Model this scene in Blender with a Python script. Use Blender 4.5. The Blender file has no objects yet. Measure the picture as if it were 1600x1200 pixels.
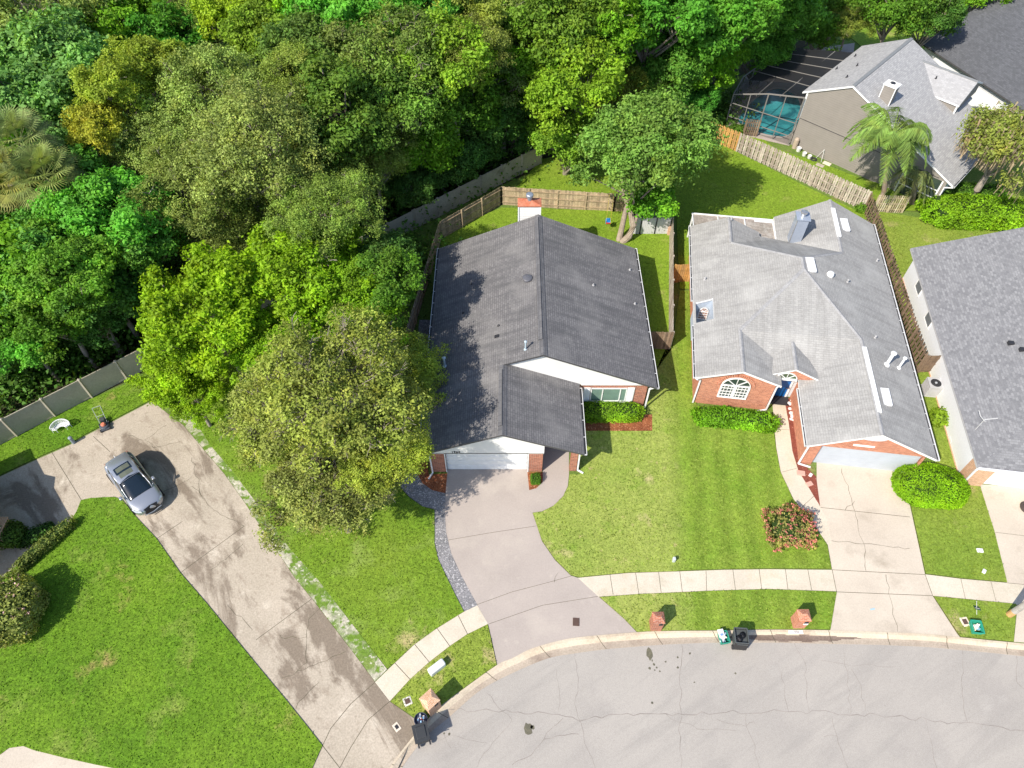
import bpy, math, random
import numpy as np
from mathutils import Vector, Matrix
from mathutils.geometry import tessellate_polygon
random.seed(7)
scene = bpy.context.scene
col = scene.collection
R = math.radians

# ---------------------------------------------------------------- camera
CH = 37.5                       # flight height of the drone in metres
FPX = 1110.0                    # focal length in pixels of the 1600 px wide photograph
PCX, PCY = 798.0, 600.0
PIT = math.atan((600 + 835) / FPX)
SP, CP = math.sin(PIT), math.cos(PIT)
cd = bpy.data.cameras.new('camera')
cam = bpy.data.objects.new('camera', cd)
col.objects.link(cam)
cam.location = (0, 0, CH)
cam.rotation_euler = (math.pi / 2 - PIT, 0, 0)
cd.sensor_width = 36.0
cd.lens = 36.0 * FPX / 1600.0
cd.shift_x = (800 - PCX) / 1600.0
cd.clip_start = 0.5
cd.clip_end = 3000
scene.camera = cam

# ---------------------------------------------------------------- sky, sun, exposure
world = bpy.data.worlds.new('World')
scene.world = world
world.use_nodes = True
wn = world.node_tree
sky = wn.nodes.new('ShaderNodeTexSky')
sky.sky_type = 'NISHITA'
sky.sun_disc = False
SUNV = Vector((-1.92, -1.72, 2.5)).normalized()
sky.sun_elevation = math.asin(SUNV.z)
sky.sun_rotation = math.atan2(SUNV.x, SUNV.y)
bg = wn.nodes['Background']
bg.inputs['Strength'].default_value = 0.15
wn.links.new(sky.outputs[0], bg.inputs['Color'])
sd = bpy.data.lights.new('sun', 'SUN')
sd.energy = 5.0
sd.angle = R(0.6)
sd.color = (1.0, 0.92, 0.79)
sun = bpy.data.objects.new('sun', sd)
col.objects.link(sun)
sun.rotation_euler = (-SUNV).to_track_quat('-Z', 'Y').to_euler()
sun.location = (-30, -27, 60)
scene.view_settings.view_transform = 'Standard'
scene.view_settings.look = 'None'
scene.view_settings.gamma = 1.0
scene.view_settings.exposure = 0.38

# ---------------------------------------------------------------- helpers
def at(x, y, z=0.0):
    """point of the place seen at pixel (x, y) of the survey photo at height z"""
    u = (x - PCX) / FPX; v = (y - PCY) / FPX
    t = (CH - z) / (SP + v * CP)
    return Vector((u * t, (CP - v * SP) * t, z))
def ats(pts, z=0.0):
    return [at(p[0], p[1], z) for p in pts]

def tag(o, label=None, cat=None, group=None, kind=None):
    if label: o['label'] = label
    if cat: o['category'] = cat
    if group: o['group'] = group
    if kind: o['kind'] = kind
    return o
def thing(name, label, cat, loc=(0, 0, 0), rz=0.0, group=None):
    o = bpy.data.objects.new(name, None)
    col.objects.link(o)
    o.location = loc; o.rotation_euler = (0, 0, rz)
    o.empty_display_size = 0.3
    return tag(o, label, cat, group)
def copy_tree(o, parent=None):
    c = o.copy(); col.objects.link(c); c.parent = parent
    for ch in list(o.children): copy_tree(ch, c)
    return c

class MB:
    def __init__(s):
        s.v = []; s.f = []; s.m = []; s.M = Matrix.Identity(4)
    def add(s, pts):
        i = len(s.v)
        s.v += [tuple(s.M @ Vector(p)) for p in pts]
        return i
    def poly(s, pts, m=0):
        i = s.add(pts); s.f.append(tuple(range(i, i + len(pts)))); s.m.append(m)
    def face(s, idx, m=0):
        s.f.append(tuple(idx)); s.m.append(m)
    def box(s, x0, x1, y0, y1, z0, z1, m=0):
        i = s.add([(x0,y0,z0),(x1,y0,z0),(x1,y1,z0),(x0,y1,z0),(x0,y0,z1),(x1,y0,z1),(x1,y1,z1),(x0,y1,z1)])
        for q in ((0,3,2,1),(4,5,6,7),(0,1,5,4),(1,2,6,5),(2,3,7,6),(3,0,4,7)):
            s.face([i + k for k in q], m)
    def slab(s, pts, t, m=0, ms=None, holes=()):
        """solid sheet: pts is the top outline (ccw from above), t its thickness downwards"""
        ms = m if ms is None else ms
        pts = [Vector(p) for p in pts]
        a = sum((pts[k].x * pts[(k+1) % len(pts)].y - pts[(k+1) % len(pts)].x * pts[k].y) for k in range(len(pts)))
        if a < 0: pts = pts[::-1]
        if not holes:
            s.poly(pts, m)
            s.poly([p - Vector((0,0,t)) for p in pts][::-1], ms)
        else:
            hs = [[Vector(p) for p in h] for h in holes]
            allp = pts + [p for h in hs for p in h]
            tris = tessellate_polygon([pts] + hs)
            i = s.add(allp); j = s.add([p - Vector((0,0,t)) for p in allp])
            for tr in tris:
                A, B, C_ = [allp[k] for k in tr]
                if (B - A).cross(C_ - A).z < 0: tr = tr[::-1]
                s.face([i + k for k in tr], m); s.face([j + k for k in tr[::-1]], ms)
        for lp in [pts] + [[Vector(p) for p in h][::-1] for h in holes]:
            n = len(lp)
            for k in range(n):
                p, q = lp[k], lp[(k+1) % n]; d = Vector((0,0,t))
                s.poly([p - d, q - d, q, p], ms)
    def tube(s, pts, rad, n=8, m=0, cap=True):
        pts = [Vector(p) for p in pts]
        if not hasattr(rad, '__len__'): rad = [rad] * len(pts)
        rings = []
        for k, p in enumerate(pts):
            d = (pts[min(k+1, len(pts)-1)] - pts[max(k-1, 0)])
            d = d.normalized() if d.length > 1e-6 else Vector((0,0,1))
            a = d.cross(Vector((0,0,1)))
            a = a.normalized() if a.length > 1e-3 else Vector((1,0,0))
            b = d.cross(a)
            rings.append(s.add([p + (a * math.cos(2*math.pi*j/n) + b * math.sin(2*math.pi*j/n)) * rad[k] for j in range(n)]))
        for k in range(len(pts) - 1):
            for j in range(n):
                s.face([rings[k]+j, rings[k]+(j+1) % n, rings[k+1]+(j+1) % n, rings[k+1]+j], m)
        if cap:
            s.face([rings[0]+j for j in range(n)][::-1], m); s.face([rings[-1]+j for j in range(n)], m)
    def lathe(s, c, prof, n=16, m=0):
        c = Vector(c); rs = []
        for r, z in prof:
            rs.append(s.add([c + Vector((r*math.cos(2*math.pi*j/n), r*math.sin(2*math.pi*j/n), z)) for j in range(n)]))
        for k in range(len(rs)-1):
            for j in range(n):
                s.face([rs[k]+j, rs[k]+(j+1) % n, rs[k+1]+(j+1) % n, rs[k+1]+j], m)
        s.face([rs[0]+j for j in range(n)][::-1], m); s.face([rs[-1]+j for j in range(n)], m)
    def bar(s, p, q, w, h=None, m=0):
        """rectangular bar from p to q"""
        p, q = Vector(p), Vector(q); h = h or w
        d = (q - p).normalized(); a = d.cross(Vector((0,0,1)))
        a = a.normalized() if a.length > 1e-3 else Vector((1,0,0))
        b = a.cross(d)
        i = s.add([p-a*w/2-b*h/2, p+a*w/2-b*h/2, p+a*w/2+b*h/2, p-a*w/2+b*h/2, q-a*w/2-b*h/2, q+a*w/2-b*h/2, q+a*w/2+b*h/2, q-a*w/2+b*h/2])
        for k in ((0,1,2,3),(7,6,5,4),(0,4,5,1),(1,5,6,2),(2,6,7,3),(3,7,4,0)): s.face([i + j for j in k], m)
    def strip(s, pts, w, m=0, jit=0.0):
        """thin flat ribbon lying on the ground along pts"""
        pts = [Vector(p) for p in pts]; L = []; Rr = []
        for k, p in enumerate(pts):
            d = (pts[min(k+1, len(pts)-1)] - pts[max(k-1, 0)]); d.z = 0; d.normalize()
            n = Vector((-d.y, d.x, 0)); ww = w * (1 + random.uniform(-jit, jit))
            L.append(p + n * ww / 2); Rr.append(p - n * ww / 2)
        i = s.add(L); j = s.add(Rr)
        for k in range(len(pts) - 1): s.face([j+k, j+k+1, i+k+1, i+k], m)
    def crack(s, a, b, z, w=0.025, m=1, amp=0.12, step=0.35):
        a, b = Vector(a), Vector(b); a.z = b.z = z
        n = max(2, int((b - a).length / step)); d = (b - a).normalized(); nn = Vector((-d.y, d.x, 0))
        pts = [a.lerp(b, k / n) + (nn * random.uniform(-amp, amp) if 0 < k < n else Vector()) for k in range(n + 1)]
        s.strip(pts, w, m, 0.5)
    def build(s, name, mats, parent=None, origin=None, smooth=False, bevel=0.0, sub=0):
        if not isinstance(mats, (list, tuple)): mats = [mats]
        me = bpy.data.meshes.new(name)
        V = s.v
        if origin is not None:
            o_ = Vector(origin); V = [tuple(Vector(v) - o_) for v in s.v]
        me.from_pydata(V, [], s.f)
        for mt in mats: me.materials.append(mt)
        me.polygons.foreach_set('material_index', s.m)
        if smooth: me.polygons.foreach_set('use_smooth', [True] * len(me.polygons))
        autouv(me)
        me.update()
        o = bpy.data.objects.new(name, me); col.objects.link(o)
        if parent: o.parent = parent
        if origin is not None: o.location = origin
        if bevel:
            b = o.modifiers.new('bevel', 'BEVEL'); b.width = bevel; b.segments = 2; b.limit_method = 'ANGLE'
        if sub:
            b = o.modifiers.new('sub', 'SUBSURF'); b.levels = sub; b.render_levels = sub
        return o

def autouv(me):
    """metres: u runs level, v runs up the face"""
    uv = me.uv_layers.new(name='uv')
    co = np.empty(len(me.vertices) * 3); me.vertices.foreach_get('co', co); co = co.reshape(-1, 3)
    out = np.zeros((len(me.loops), 2))
    for p in me.polygons:
        n = p.normal
        if abs(n.z) > 0.995: a = Vector((1,0,0)); b = Vector((0,1,0))
        else:
            a = Vector((0,0,1)).cross(n).normalized(); b = n.cross(a)
        for li in p.loop_indices:
            c = co[me.loops[li].vertex_index]
            out[li] = (c[0]*a.x + c[1]*a.y + c[2]*a.z, c[0]*b.x + c[1]*b.y + c[2]*b.z)
    uv.data.foreach_set('uv', out.ravel())

# ---------------------------------------------------------------- materials
def newmat(name, rough=0.8, spec=0.3, metal=0.0):
    m = bpy.data.materials.new(name); m.use_nodes = True
    b = m.node_tree.nodes['Principled BSDF']
    b.inputs['Roughness'].default_value = rough
    b.inputs['Metallic'].default_value = metal
    b.inputs['Specular IOR Level'].default_value = spec
    return m, m.node_tree, b
def rgba(c): return (c[0], c[1], c[2], 1)
class NT:
    def __init__(s, nt): s.nt = nt
    def n(s, t, **kw):
        x = s.nt.nodes.new(t)
        for k, v in kw.items(): setattr(x, k, v)
        return x
    def link(s, a, b): s.nt.links.new(a, b)
    def coord(s, kind='Object', scale=(1,1,1), rot=0.0):
        tc = s.n('ShaderNodeTexCoord'); mp = s.n('ShaderNodeMapping')
        mp.inputs['Scale'].default_value = scale; mp.inputs['Rotation'].default_value = (0,0,rot)
        s.link(tc.outputs[kind], mp.inputs[0]); return mp.outputs[0]
    def along(s, deg, sx, sy):
        """ground coordinates turned so that x runs along deg, then scaled"""
        tc = s.n('ShaderNodeTexCoord'); mp = s.n('ShaderNodeMapping', vector_type='TEXTURE')
        mp.inputs['Scale'].default_value = (1/sx, 1/sy, 1); mp.inputs['Rotation'].default_value = (0,0,R(deg))
        s.link(tc.outputs['Object'], mp.inputs[0]); return mp.outputs[0]
    def noise(s, co, scale, detail=4, rough=0.55, dist=0.0):
        x = s.n('ShaderNodeTexNoise'); x.inputs['Scale'].default_value = scale; x.inputs['Detail'].default_value = detail
        x.inputs['Roughness'].default_value = rough; x.inputs['Distortion'].default_value = dist
        s.link(co, x.inputs['Vector']); return x.outputs['Fac']
    def ramp(s, f, lo, hi):
        x = s.n('ShaderNodeMapRange'); x.inputs['From Min'].default_value = lo; x.inputs['From Max'].default_value = hi
        s.link(f, x.inputs['Value']); return x.outputs[0]
    def mix(s, f, a, b, mode='MIX'):
        x = s.n('ShaderNodeMix', data_type='RGBA', blend_type=mode)
        if isinstance(f, (int, float)): x.inputs['Factor'].default_value = f
        else: s.link(f, x.inputs['Factor'])
        for sock, c in (('A', a), ('B', b)):
            si = [i for i in x.inputs if i.name == sock and i.type == 'RGBA'][0]
            if isinstance(c, tuple): si.default_value = rgba(c)
            else: s.link(c, si)
        return [o for o in x.outputs if o.type == 'RGBA'][0]
    def math(s, op, a, b=0.0):
        x = s.n('ShaderNodeMath', operation=op)
        for k, c in enumerate((a, b)):
            if isinstance(c, (int, float)): x.inputs[k].default_value = c
            else: s.link(c, x.inputs[k])
        return x.outputs[0]
    def bump(s, h, bs, strength=0.3, dist=0.02):
        x = s.n('ShaderNodeBump'); x.inputs['Strength'].default_value = strength; x.inputs['Distance'].default_value = dist
        s.link(h, x.inputs['Height']); s.link(x.outputs[0], bs.inputs['Normal'])
    def grey(s, f, lo, hi):
        """multiply factor map lo..hi as colour"""
        x = s.n('ShaderNodeMapRange'); x.inputs['To Min'].default_value = lo; x.inputs['To Max'].default_value = hi
        s.link(f, x.inputs['Value']); return x.outputs[0]

def natural(name, c1, c2, big=0.25, fine=9.0, amt=0.3, patches=(), rough=0.9, bump=0.3, bdist=0.02, kind='Object', spec=0.2, extra=None):
    """two base colours mixed by a broad noise, a fine speckle and patches (colour, scale, lo, hi)"""
    m, nt, b = newmat(name, rough, spec); N = NT(nt); co = N.coord(kind)
    c = N.mix(N.ramp(N.noise(co, big, 5), 0.35, 0.65), c1, c2)
    for (pc, sc, lo, hi) in patches:
        c = N.mix(N.ramp(N.noise(co, sc, 6, 0.62), lo, hi), c, pc)
    if extra: c = extra(N, co, c)
    f = N.noise(co, fine, 4, 0.7)
    c = N.mix(1.0, c, N.grey(N.ramp(f, 0.3, 0.7), 1 - amt, 1 + amt), 'MULTIPLY')
    N.link(c, b.inputs['Base Color'])
    if bump: N.bump(f, b, bump, bdist)
    return m
def plain(name, c, rough=0.5, metal=0.0, spec=0.4, amt=0.06, fine=3.0):
    m, nt, b = newmat(name, rough, spec, metal); N = NT(nt); co = N.coord('Object')
    f = N.noise(co, fine, 4)
    N.link(N.mix(1.0, c, N.grey(N.ramp(f, 0.3, 0.7), 1 - amt, 1 + amt), 'MULTIPLY'), b.inputs['Base Color'])
    return m
def brickmat(name, c1=(.46,.15,.085), c2=(.25,.07,.042), mortar=(.42,.33,.27), sx=0.22, sy=0.075, ms=0.010, bump=0.4, amt=0.22):
    m, nt, b = newmat(name, 0.9, 0.15); N = NT(nt); co = N.coord('UV')
    br = N.n('ShaderNodeTexBrick'); N.link(co, br.inputs['Vector'])
    br.inputs['Color1'].default_value = rgba(c1); br.inputs['Color2'].default_value = rgba(c2); br.inputs['Mortar'].default_value = rgba(mortar)
    br.inputs['Scale'].default_value = 1.0; br.inputs['Brick Width'].default_value = sx; br.inputs['Row Height'].default_value = sy
    br.inputs['Mortar Size'].default_value = ms; br.inputs['Mortar Smooth'].default_value = 0.3
    f = N.noise(co, 7.0, 5, 0.7)
    c = N.mix(1.0, br.outputs['Color'], N.grey(N.ramp(f, 0.3, 0.7), 1 - amt, 1 + amt), 'MULTIPLY')
    N.link(c, b.inputs['Base Color'])
    if bump: 
        h = N.math('SUBTRACT', 1.0, br.outputs['Fac']); N.bump(h, b, bump, 0.008)
    return m
def shingle(name, c1, c2, sx=0.32, sy=0.145, contrast=0.35, streak=0.3, sdark=(.05,.05,.055), patch=0.0, pc=(.3,.3,.3)):
    m, nt, b = newmat(name, 0.92, 0.2); N = NT(nt); co = N.coord('UV')
    br = N.n('ShaderNodeTexBrick'); N.link(co, br.inputs['Vector'])
    br.inputs['Color1'].default_value = rgba(c1); br.inputs['Color2'].default_value = rgba(c2)
    br.inputs['Mortar'].default_value = rgba(tuple(x * (1 - contrast) for x in c1))
    br.inputs['Scale'].default_value = 1.0; br.inputs['Brick Width'].default_value = sx; br.inputs['Row Height'].default_value = sy
    br.inputs['Mortar Size'].default_value = 0.014; br.inputs['Mortar Smooth'].default_value = 0.5
    c = br.outputs['Color']
    st = N.noise(N.coord('UV', (1.6, 0.16, 1)), 1.6, 6, 0.65, 0.4)      # weathering that runs down the slope
    c = N.mix(N.grey(N.ramp(st, 0.42, 0.64), 0, streak), c, sdark)
    if patch: c = N.mix(N.grey(N.ramp(N.noise(N.coord('UV'), 0.35, 5, 0.6), 0.5, 0.72), 0, patch), c, pc)
    f = N.noise(co, 22.0, 3, 0.8)
    c = N.mix(1.0, c, N.grey(N.ramp(f, 0.3, 0.7), 0.8, 1.2), 'MULTIPLY')
    N.link(c, b.inputs['Base Color'])
    sep = N.n('ShaderNodeSeparateXYZ'); N.link(co, sep.inputs[0])
    saw = N.math('FRACT', N.math('DIVIDE', sep.outputs[1], sy))
    N.bump(N.math('SUBTRACT', 1.0, saw), b, 0.6, 0.02)
    return m
def glass(name, c=(.03,.05,.05), rough=0.06):
    m, nt, b = newmat(name, rough, 0.8); N = NT(nt); co = N.coord('Object')
    N.link(N.mix(N.noise(co, 2.0, 2), c, tuple(min(1, x * 1.5) for x in c)), b.inputs['Base Color'])
    return m
def siding(name, c, step=0.16, rough=0.6):
    m, nt, b = newmat(name, rough, 0.3); N = NT(nt); co = N.coord('UV')
    sep = N.n('ShaderNodeSeparateXYZ'); N.link(co, sep.inputs[0])
    saw = N.math('FRACT', N.math('DIVIDE', sep.outputs[1], step))
    line = N.math('GREATER_THAN', saw, 0.9)
    cc = N.mix(N.math('MULTIPLY', line, 0.35), c, tuple(x * 0.5 for x in c))
    f = N.noise(N.coord('Object'), 1.3, 4)
    cc = N.mix(1.0, cc, N.grey(N.ramp(f, 0.3, 0.7), 0.94, 1.05), 'MULTIPLY')
    N.link(cc, b.inputs['Base Color']); N.bump(N.math('SUBTRACT', 1.0, saw), b, 0.4, 0.012)
    return m
def leafmat(name, trans=0.28, hue=(.16,.13,.02), hueamt=0.5, clump=0.8):
    """leaf colour = the plant's own colour, shifted leaf by leaf and spray by spray"""
    m = bpy.data.materials.new(name); m.use_nodes = True; nt = m.node_tree; N = NT(nt)
    out = nt.nodes['Material Output']; nt.nodes.remove(nt.nodes['Principled BSDF'])
    oi = N.n('ShaderNodeObjectInfo'); at_ = N.n('ShaderNodeAttribute'); at_.attribute_name = 'tint'
    sep = N.n('ShaderNodeSeparateColor'); N.link(at_.outputs['Color'], sep.inputs[0])
    c = N.mix(1.0, oi.outputs['Color'], N.grey(sep.outputs[0], 0.62, 1.6), 'MULTIPLY')
    c = N.mix(N.math('MULTIPLY', sep.outputs[1], hueamt), c, hue)
    n2 = N.noise(N.coord('Object'), 0.45, 3)
    c = N.mix(1.0, c, N.grey(N.ramp(n2, 0.35, 0.65), 1 - clump * 0.35, 1 + clump * 0.35), 'MULTIPLY')
    n3 = N.noise(N.coord('Object'), 0.8, 4)
    c = N.mix(N.grey(N.ramp(n3, 0.5, 0.7), 0, hueamt), c, N.mix(1.0, c, (1.5, 1.12, 0.8), 'MULTIPLY'))
    d = N.n('ShaderNodeBsdfPrincipled'); d.inputs['Roughness'].default_value = 0.62; d.inputs['Specular IOR Level'].default_value = 0.25
    t = N.n('ShaderNodeBsdfTranslucent')
    N.link(c, d.inputs['Base Color']); N.link(N.mix(1.0, c, (1.25, 1.2, 0.55), 'MULTIPLY'), t.inputs['Color'])
    mx = N.n('ShaderNodeMixShader'); mx.inputs[0].default_value = trans
    N.link(d.outputs[0], mx.inputs[1]); N.link(t.outputs[0], mx.inputs[2]); N.link(mx.outputs[0], out.inputs['Surface'])
    return m

LEAF = leafmat('leaves', .32, (.24,.22,.03), .45)
LEAFD = leafmat('leaves_dry', .25, (.26,.23,.10), .45)
BARK = natural('bark', (.16,.13,.10), (.24,.21,.18), 1.5, 12, .35, bump=.6)
TWIG = natural('pale_twigs', (.24,.205,.165), (.33,.29,.25), 1.5, 12, .2, bump=0)
WHITE = plain('white_paint', (.78,.79,.80), .5, amt=.04)
OFFW = plain('off_white_siding', (.74,.74,.74), .6, amt=.06, fine=.8)
GUTW = plain('white_gutter_metal', (.75,.76,.78), .4)
DARKM = plain('dark_metal', (.03,.03,.035), .45)
BRICK1 = brickmat('red_brick')
BRICK2 = brickmat('orange_brick', (.58,.22,.125), (.38,.12,.065), (.5,.36,.28))
BRICK3 = brickmat('tan_brick', (.62,.36,.22), (.5,.27,.15), (.6,.5,.4), .22, .075)
ROOF1 = shingle('charcoal_shingles', (.205,.20,.205), (.155,.15,.158), contrast=.6, streak=.75, sdark=(.10,.10,.105), patch=.5, pc=(.29,.28,.275))
ROOF2 = shingle('weathered_grey_shingles', (.38,.375,.365), (.32,.315,.31), contrast=.3, streak=.42, sdark=(.19,.185,.18), patch=.5, pc=(.48,.475,.46))
ROOF3 = shingle('light_grey_shingles', (.42,.42,.425), (.32,.32,.33), contrast=.35, streak=.15, sdark=(.2,.2,.21))
ROOF4 = shingle('mottled_grey_shingles', (.27,.272,.285), (.17,.172,.185), sx=.24, contrast=.3, streak=.12, sdark=(.14,.14,.15))
ROOF5 = shingle('slate_blue_shingles', (.125,.13,.145), (.09,.095,.105), contrast=.3, streak=.15)
CONC = natural('pale_concrete', (.56,.495,.415), (.49,.43,.36), .35, 14, .10, [((.36,.31,.25), .45, .54, .76)], bump=.15)
CONCJ = natural('concrete_joint', (.09,.08,.06), (.13,.12,.08), .9, 9, .3, bump=0)
# ---------------------------------------------------------------- ground, street, drives
def smooth_line(pts, n):
    """Catmull-Rom through pts, resampled to n points"""
    P = [pts[0] * 2 - pts[1]] + list(pts) + [pts[-1] * 2 - pts[-2]]
    out = []
    for i in range(1, len(P) - 2):
        for k in range(10):
            t = k / 10.0; a, b, c, d = P[i-1], P[i], P[i+1], P[i+2]
            out.append(0.5 * ((2*b) + (c - a) * t + (2*a - 5*b + 4*c - d) * t*t + (3*b - a - 3*c + d) * t**3))
    out.append(P[-2])
    L = [0]
    for i in range(1, len(out)): L.append(L[-1] + (out[i] - out[i-1]).length)
    res = []; j = 0
    for k in range(n):
        s_ = L[-1] * k / (n - 1)
        while j < len(L) - 2 and L[j+1] < s_: j += 1
        f = (s_ - L[j]) / max(1e-6, L[j+1] - L[j]); res.append(out[j].lerp(out[j+1], min(1, f)))
    return res

back_px = [(565,1330),(585,1250),(609,1200),(647,1149),(685,1107),(725,1076),(777,1039),(800,1029),(830,1014),(875,1001),(912,995),(995,988),(1050,986),(1122,985.5),(1200,984),(1300,985),(1375,987.5),(1450,991),(1500,996),(1582,1004),(1640,1009)]
gut_px = [(588,1330),(607,1250),(628,1200),(665,1152),(700,1122),(750,1079),(800,1052),(855,1029),(897,1021),(950,1014),(1025,1008),(1062,1006),(1120,1004),(1200,1004),(1300,1006),(1375,1007.5),(1450,1011),(1500,1015.5),(1550,1020),(1600,1025.5),(1640,1030)]
RZ = -0.10
NB = 220
backL = smooth_line(ats(back_px), NB)
gutL = smooth_line(ats(gut_px, RZ), NB)
e1 = (backL[-1] - backL[-2]).normalized(); backL.append(backL[-1] + e1 * 60); gutL.append(gutL[-1] + e1 * 60)
backL.insert(0, backL[0] + Vector((0.3,-2.5,0))); gutL.insert(0, gutL[0] + Vector((0.3,-2.5,0)))

def wear(N, co, c):
    sw = N.noise(N.along(32, .14, 1.1), 1.0, 5, .6, .6)       # faint tyre sweeps of cars turning
    c = N.mix(N.grey(N.ramp(sw, .50, .68), 0, .5), c, (.285, .268, .252))
    ag = N.noise(co, 60.0, 2, .9)
    c = N.mix(1.0, c, N.grey(N.ramp(ag, .35, .65), .86, 1.14), 'MULTIPLY')
    return N.mix(N.grey(N.ramp(N.noise(co, 5.0, 4, .8), .60, .72), 0, .35), c, (.25, .235, .22))
ASPH = natural('sun_bleached_asphalt', (.385,.358,.330), (.35,.326,.302), .18, 26, .14, [((.31,.288,.272), .35, .53, .78), ((.41,.385,.355), .7, .58, .85)], bump=.2, bdist=.012, extra=wear)
CRACK = natural('crack_in_asphalt', (.22,.195,.18), (.29,.26,.24), 2, 9, .2, bump=0)
STAIN = natural('oil_stain', (.10,.095,.075), (.15,.14,.10), 3, 20, .3, bump=0)
FOREST = natural('leaf_litter', (.035,.04,.018), (.06,.045,.025), .6, 6, .5, [((.03,.06,.015), .5, .5, .65)], bump=.8, bdist=.1)
GRASSB = natural('rough_grass', (.10,.17,.03), (.14,.20,.045), .3, 7, .4, [((.25,.19,.09), .5, .58, .7)], bump=.7, bdist=.05)

g_ = MB(); g_.poly([(-900,-900,-.35),(900,-900,-.35),(900,1500,-.35),(-900,1500,-.35)])
tag(g_.build('ground', GRASSB), kind='structure')
# yards: everything behind the kerb line, dropped as one sheet
y_ = MB()
y_.slab([(-140,-30,0)] + [(backL[0].x, -30, 0)] + [(p.x, p.y, -0.004) for p in backL] + [(140, backL[-1].y, 0), (160, 190, 0), (-160, 190, 0), (-160,-30,0)], 0.3, 0)
tag(y_.build('terrain', GRASSB), kind='structure')
f_ = MB()
f_.poly([(-90,-10,.006),(-45,8,.006)] + [tuple(at(x,y) + Vector((0,0,.006))) for x,y in ((0,690),(92,644),(190,600))] + [(-10.4,42.9,.006),(-4.9,47.6,.006),(2.4,52.6,.006),(9,57.5,.006),(17.2,58.6,.006),(20,66,.006),(30,73,.006),(40,82,.006),(60,110,.006),(40,150,.006),(-140,150,.006),(-140,-10,.006)])
tag(f_.build('forest_floor', FOREST), kind='structure')

road = MB()
road.poly([(p.x, p.y, RZ) for p in gutL] + [(gutL[-1].x, -60, RZ), (gutL[0].x + 1, -60, RZ)][:2], 0)
# long seam cracks and cross cracks seen in the surface
z1 = RZ + .004
def rc(pl, w=0.03, amp=.06):
    w *= .7; amp *= 1.5
    q = ats(pl, z1)
    for a, b in zip(q, q[1:]): road.crack(a, b, z1, w, 1, amp, .3)
rc([(640,1121),(700,1108),(800,1113),(840,1112),(872,1116),(905,1127),(930,1119),(1040,1115),(1135,1113),(1200,1112),(1300,1113),(1400,1119),(1500,1130),(1600,1142),(1680,1150)], .035, .07)
rc([(1065,1005),(1062,1060),(1064,1110),(1060,1140),(1064,1200)], .03)
rc([(898,1020),(904,1060),(898,1100),(908,1130),(913,1160),(930,1200)], .025)
rc([(800,1195),(830,1180),(850,1155),(905,1147)], .03)
rc([(870,1045),(874,1080),(872,1110)], .02); rc([(850,1155),(862,1138),(880,1122)], .02)
rc([(1241,1004),(1258,1035),(1264,1110)], .022); rc([(1222,1050),(1232,1113)], .02)
rc([(1320,1020),(1325,1060),(1329,1115)], .018); rc([(1504,1016),(1506,1050),(1502,1065),(1512,1130)], .028)
rc([(1588,1024),(1588,1065),(1604,1080)], .022); rc([(1447,1125),(1457,1165),(1464,1200)], .022)
rc([(1300,1122),(1308,1150),(1325,1200)], .025); rc([(1166,1115),(1166,1135),(1180,1165),(1187,1200)], .028)
rc([(1120,1124),(1150,1132),(1166,1135),(1180,1128)], .02); rc([(1040,1115),(1060,1128),(1100,1140),(1150,1142)], .015)
rc([(1330,1045),(1345,1070),(1352,1110)], .02); rc([(760,1082),(800,1125),(770,1160),(745,1200)], .02)
rc([(1284,1032),(1340,1040),(1400,1041)], .012); rc([(1287,1151),(1308,1150)], .015)
rc([(700,1108),(690,1140),(705,1170)], .02); rc([(650,1165),(700,1150),(760,1160)], .018)
def blot(mb, x, y, r, z, m, n=11, el=1.0):
    c = at(x, y, z); ph = random.random() * 6
    mb.poly([c + Vector((math.cos(2*math.pi*k/n)*r*(1+.35*math.sin(3*k+ph)*random.random()), math.sin(2*math.pi*k/n)*r*el*(1+.35*random.uniform(-1,1)), 0)) for k in range(n)], m)
for x, y, r, e in [(1015,1022,.16,1.7),(826,1140,.22,1.5),(832,1136,.1,1),(1022,1038,.06,1),(1015,1044,.07,1),(1026,1043,.05,1),(1031,1049,.05,1),(1040,1034,.05,1),(1059,1027,.05,1),(1059,1043,.06,1),(1078,1021,.06,1),(1149,1052,.05,1),(1019,1032,.03,2),(1023,1047,.04,1),(1085,1066,.04,1),(702,1147,.06,1),(694,1076+70,.04,1),(1019,1098,.06,1)]:
    blot(road, x, y, r, z1, 2, el=e)
tag(road.build('road', [ASPH, CRACK, STAIN]), kind='structure')

CURB = natural('curb_concrete', (.55,.48,.38), (.50,.42,.32), .5, 12, .15, [((.36,.29,.22), .6, .55, .72)], bump=.15)
GUTT = natural('gutter_concrete', (.44,.37,.30), (.38,.32,.26), .4, 12, .18, [((.27,.21,.17), .5, .5, .7)], bump=.15)
WET = natural('damp_gutter', (.17,.125,.10), (.22,.17,.14), .8, 10, .25, bump=.1, rough=.5)
cb = MB()
prof = [(-.02, RZ-.06), (0.0, RZ+.012), (.08,RZ+.008), (.16,RZ+.003), (.23,RZ), (.30, RZ-.005), (.37,RZ-.003), (.44,RZ), (.50, RZ+.005), (.55,RZ+.018), (.60,RZ+.04), (.66, -.035), (.80, .022), (.97, .03), (1.0, .03), (1.0, -.06)]
rows = []
for p, q in zip(gutL, backL):
    rows.append([Vector((p.x + (q.x-p.x)*f, p.y + (q.y-p.y)*f, z)) for f, z in prof])
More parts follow.
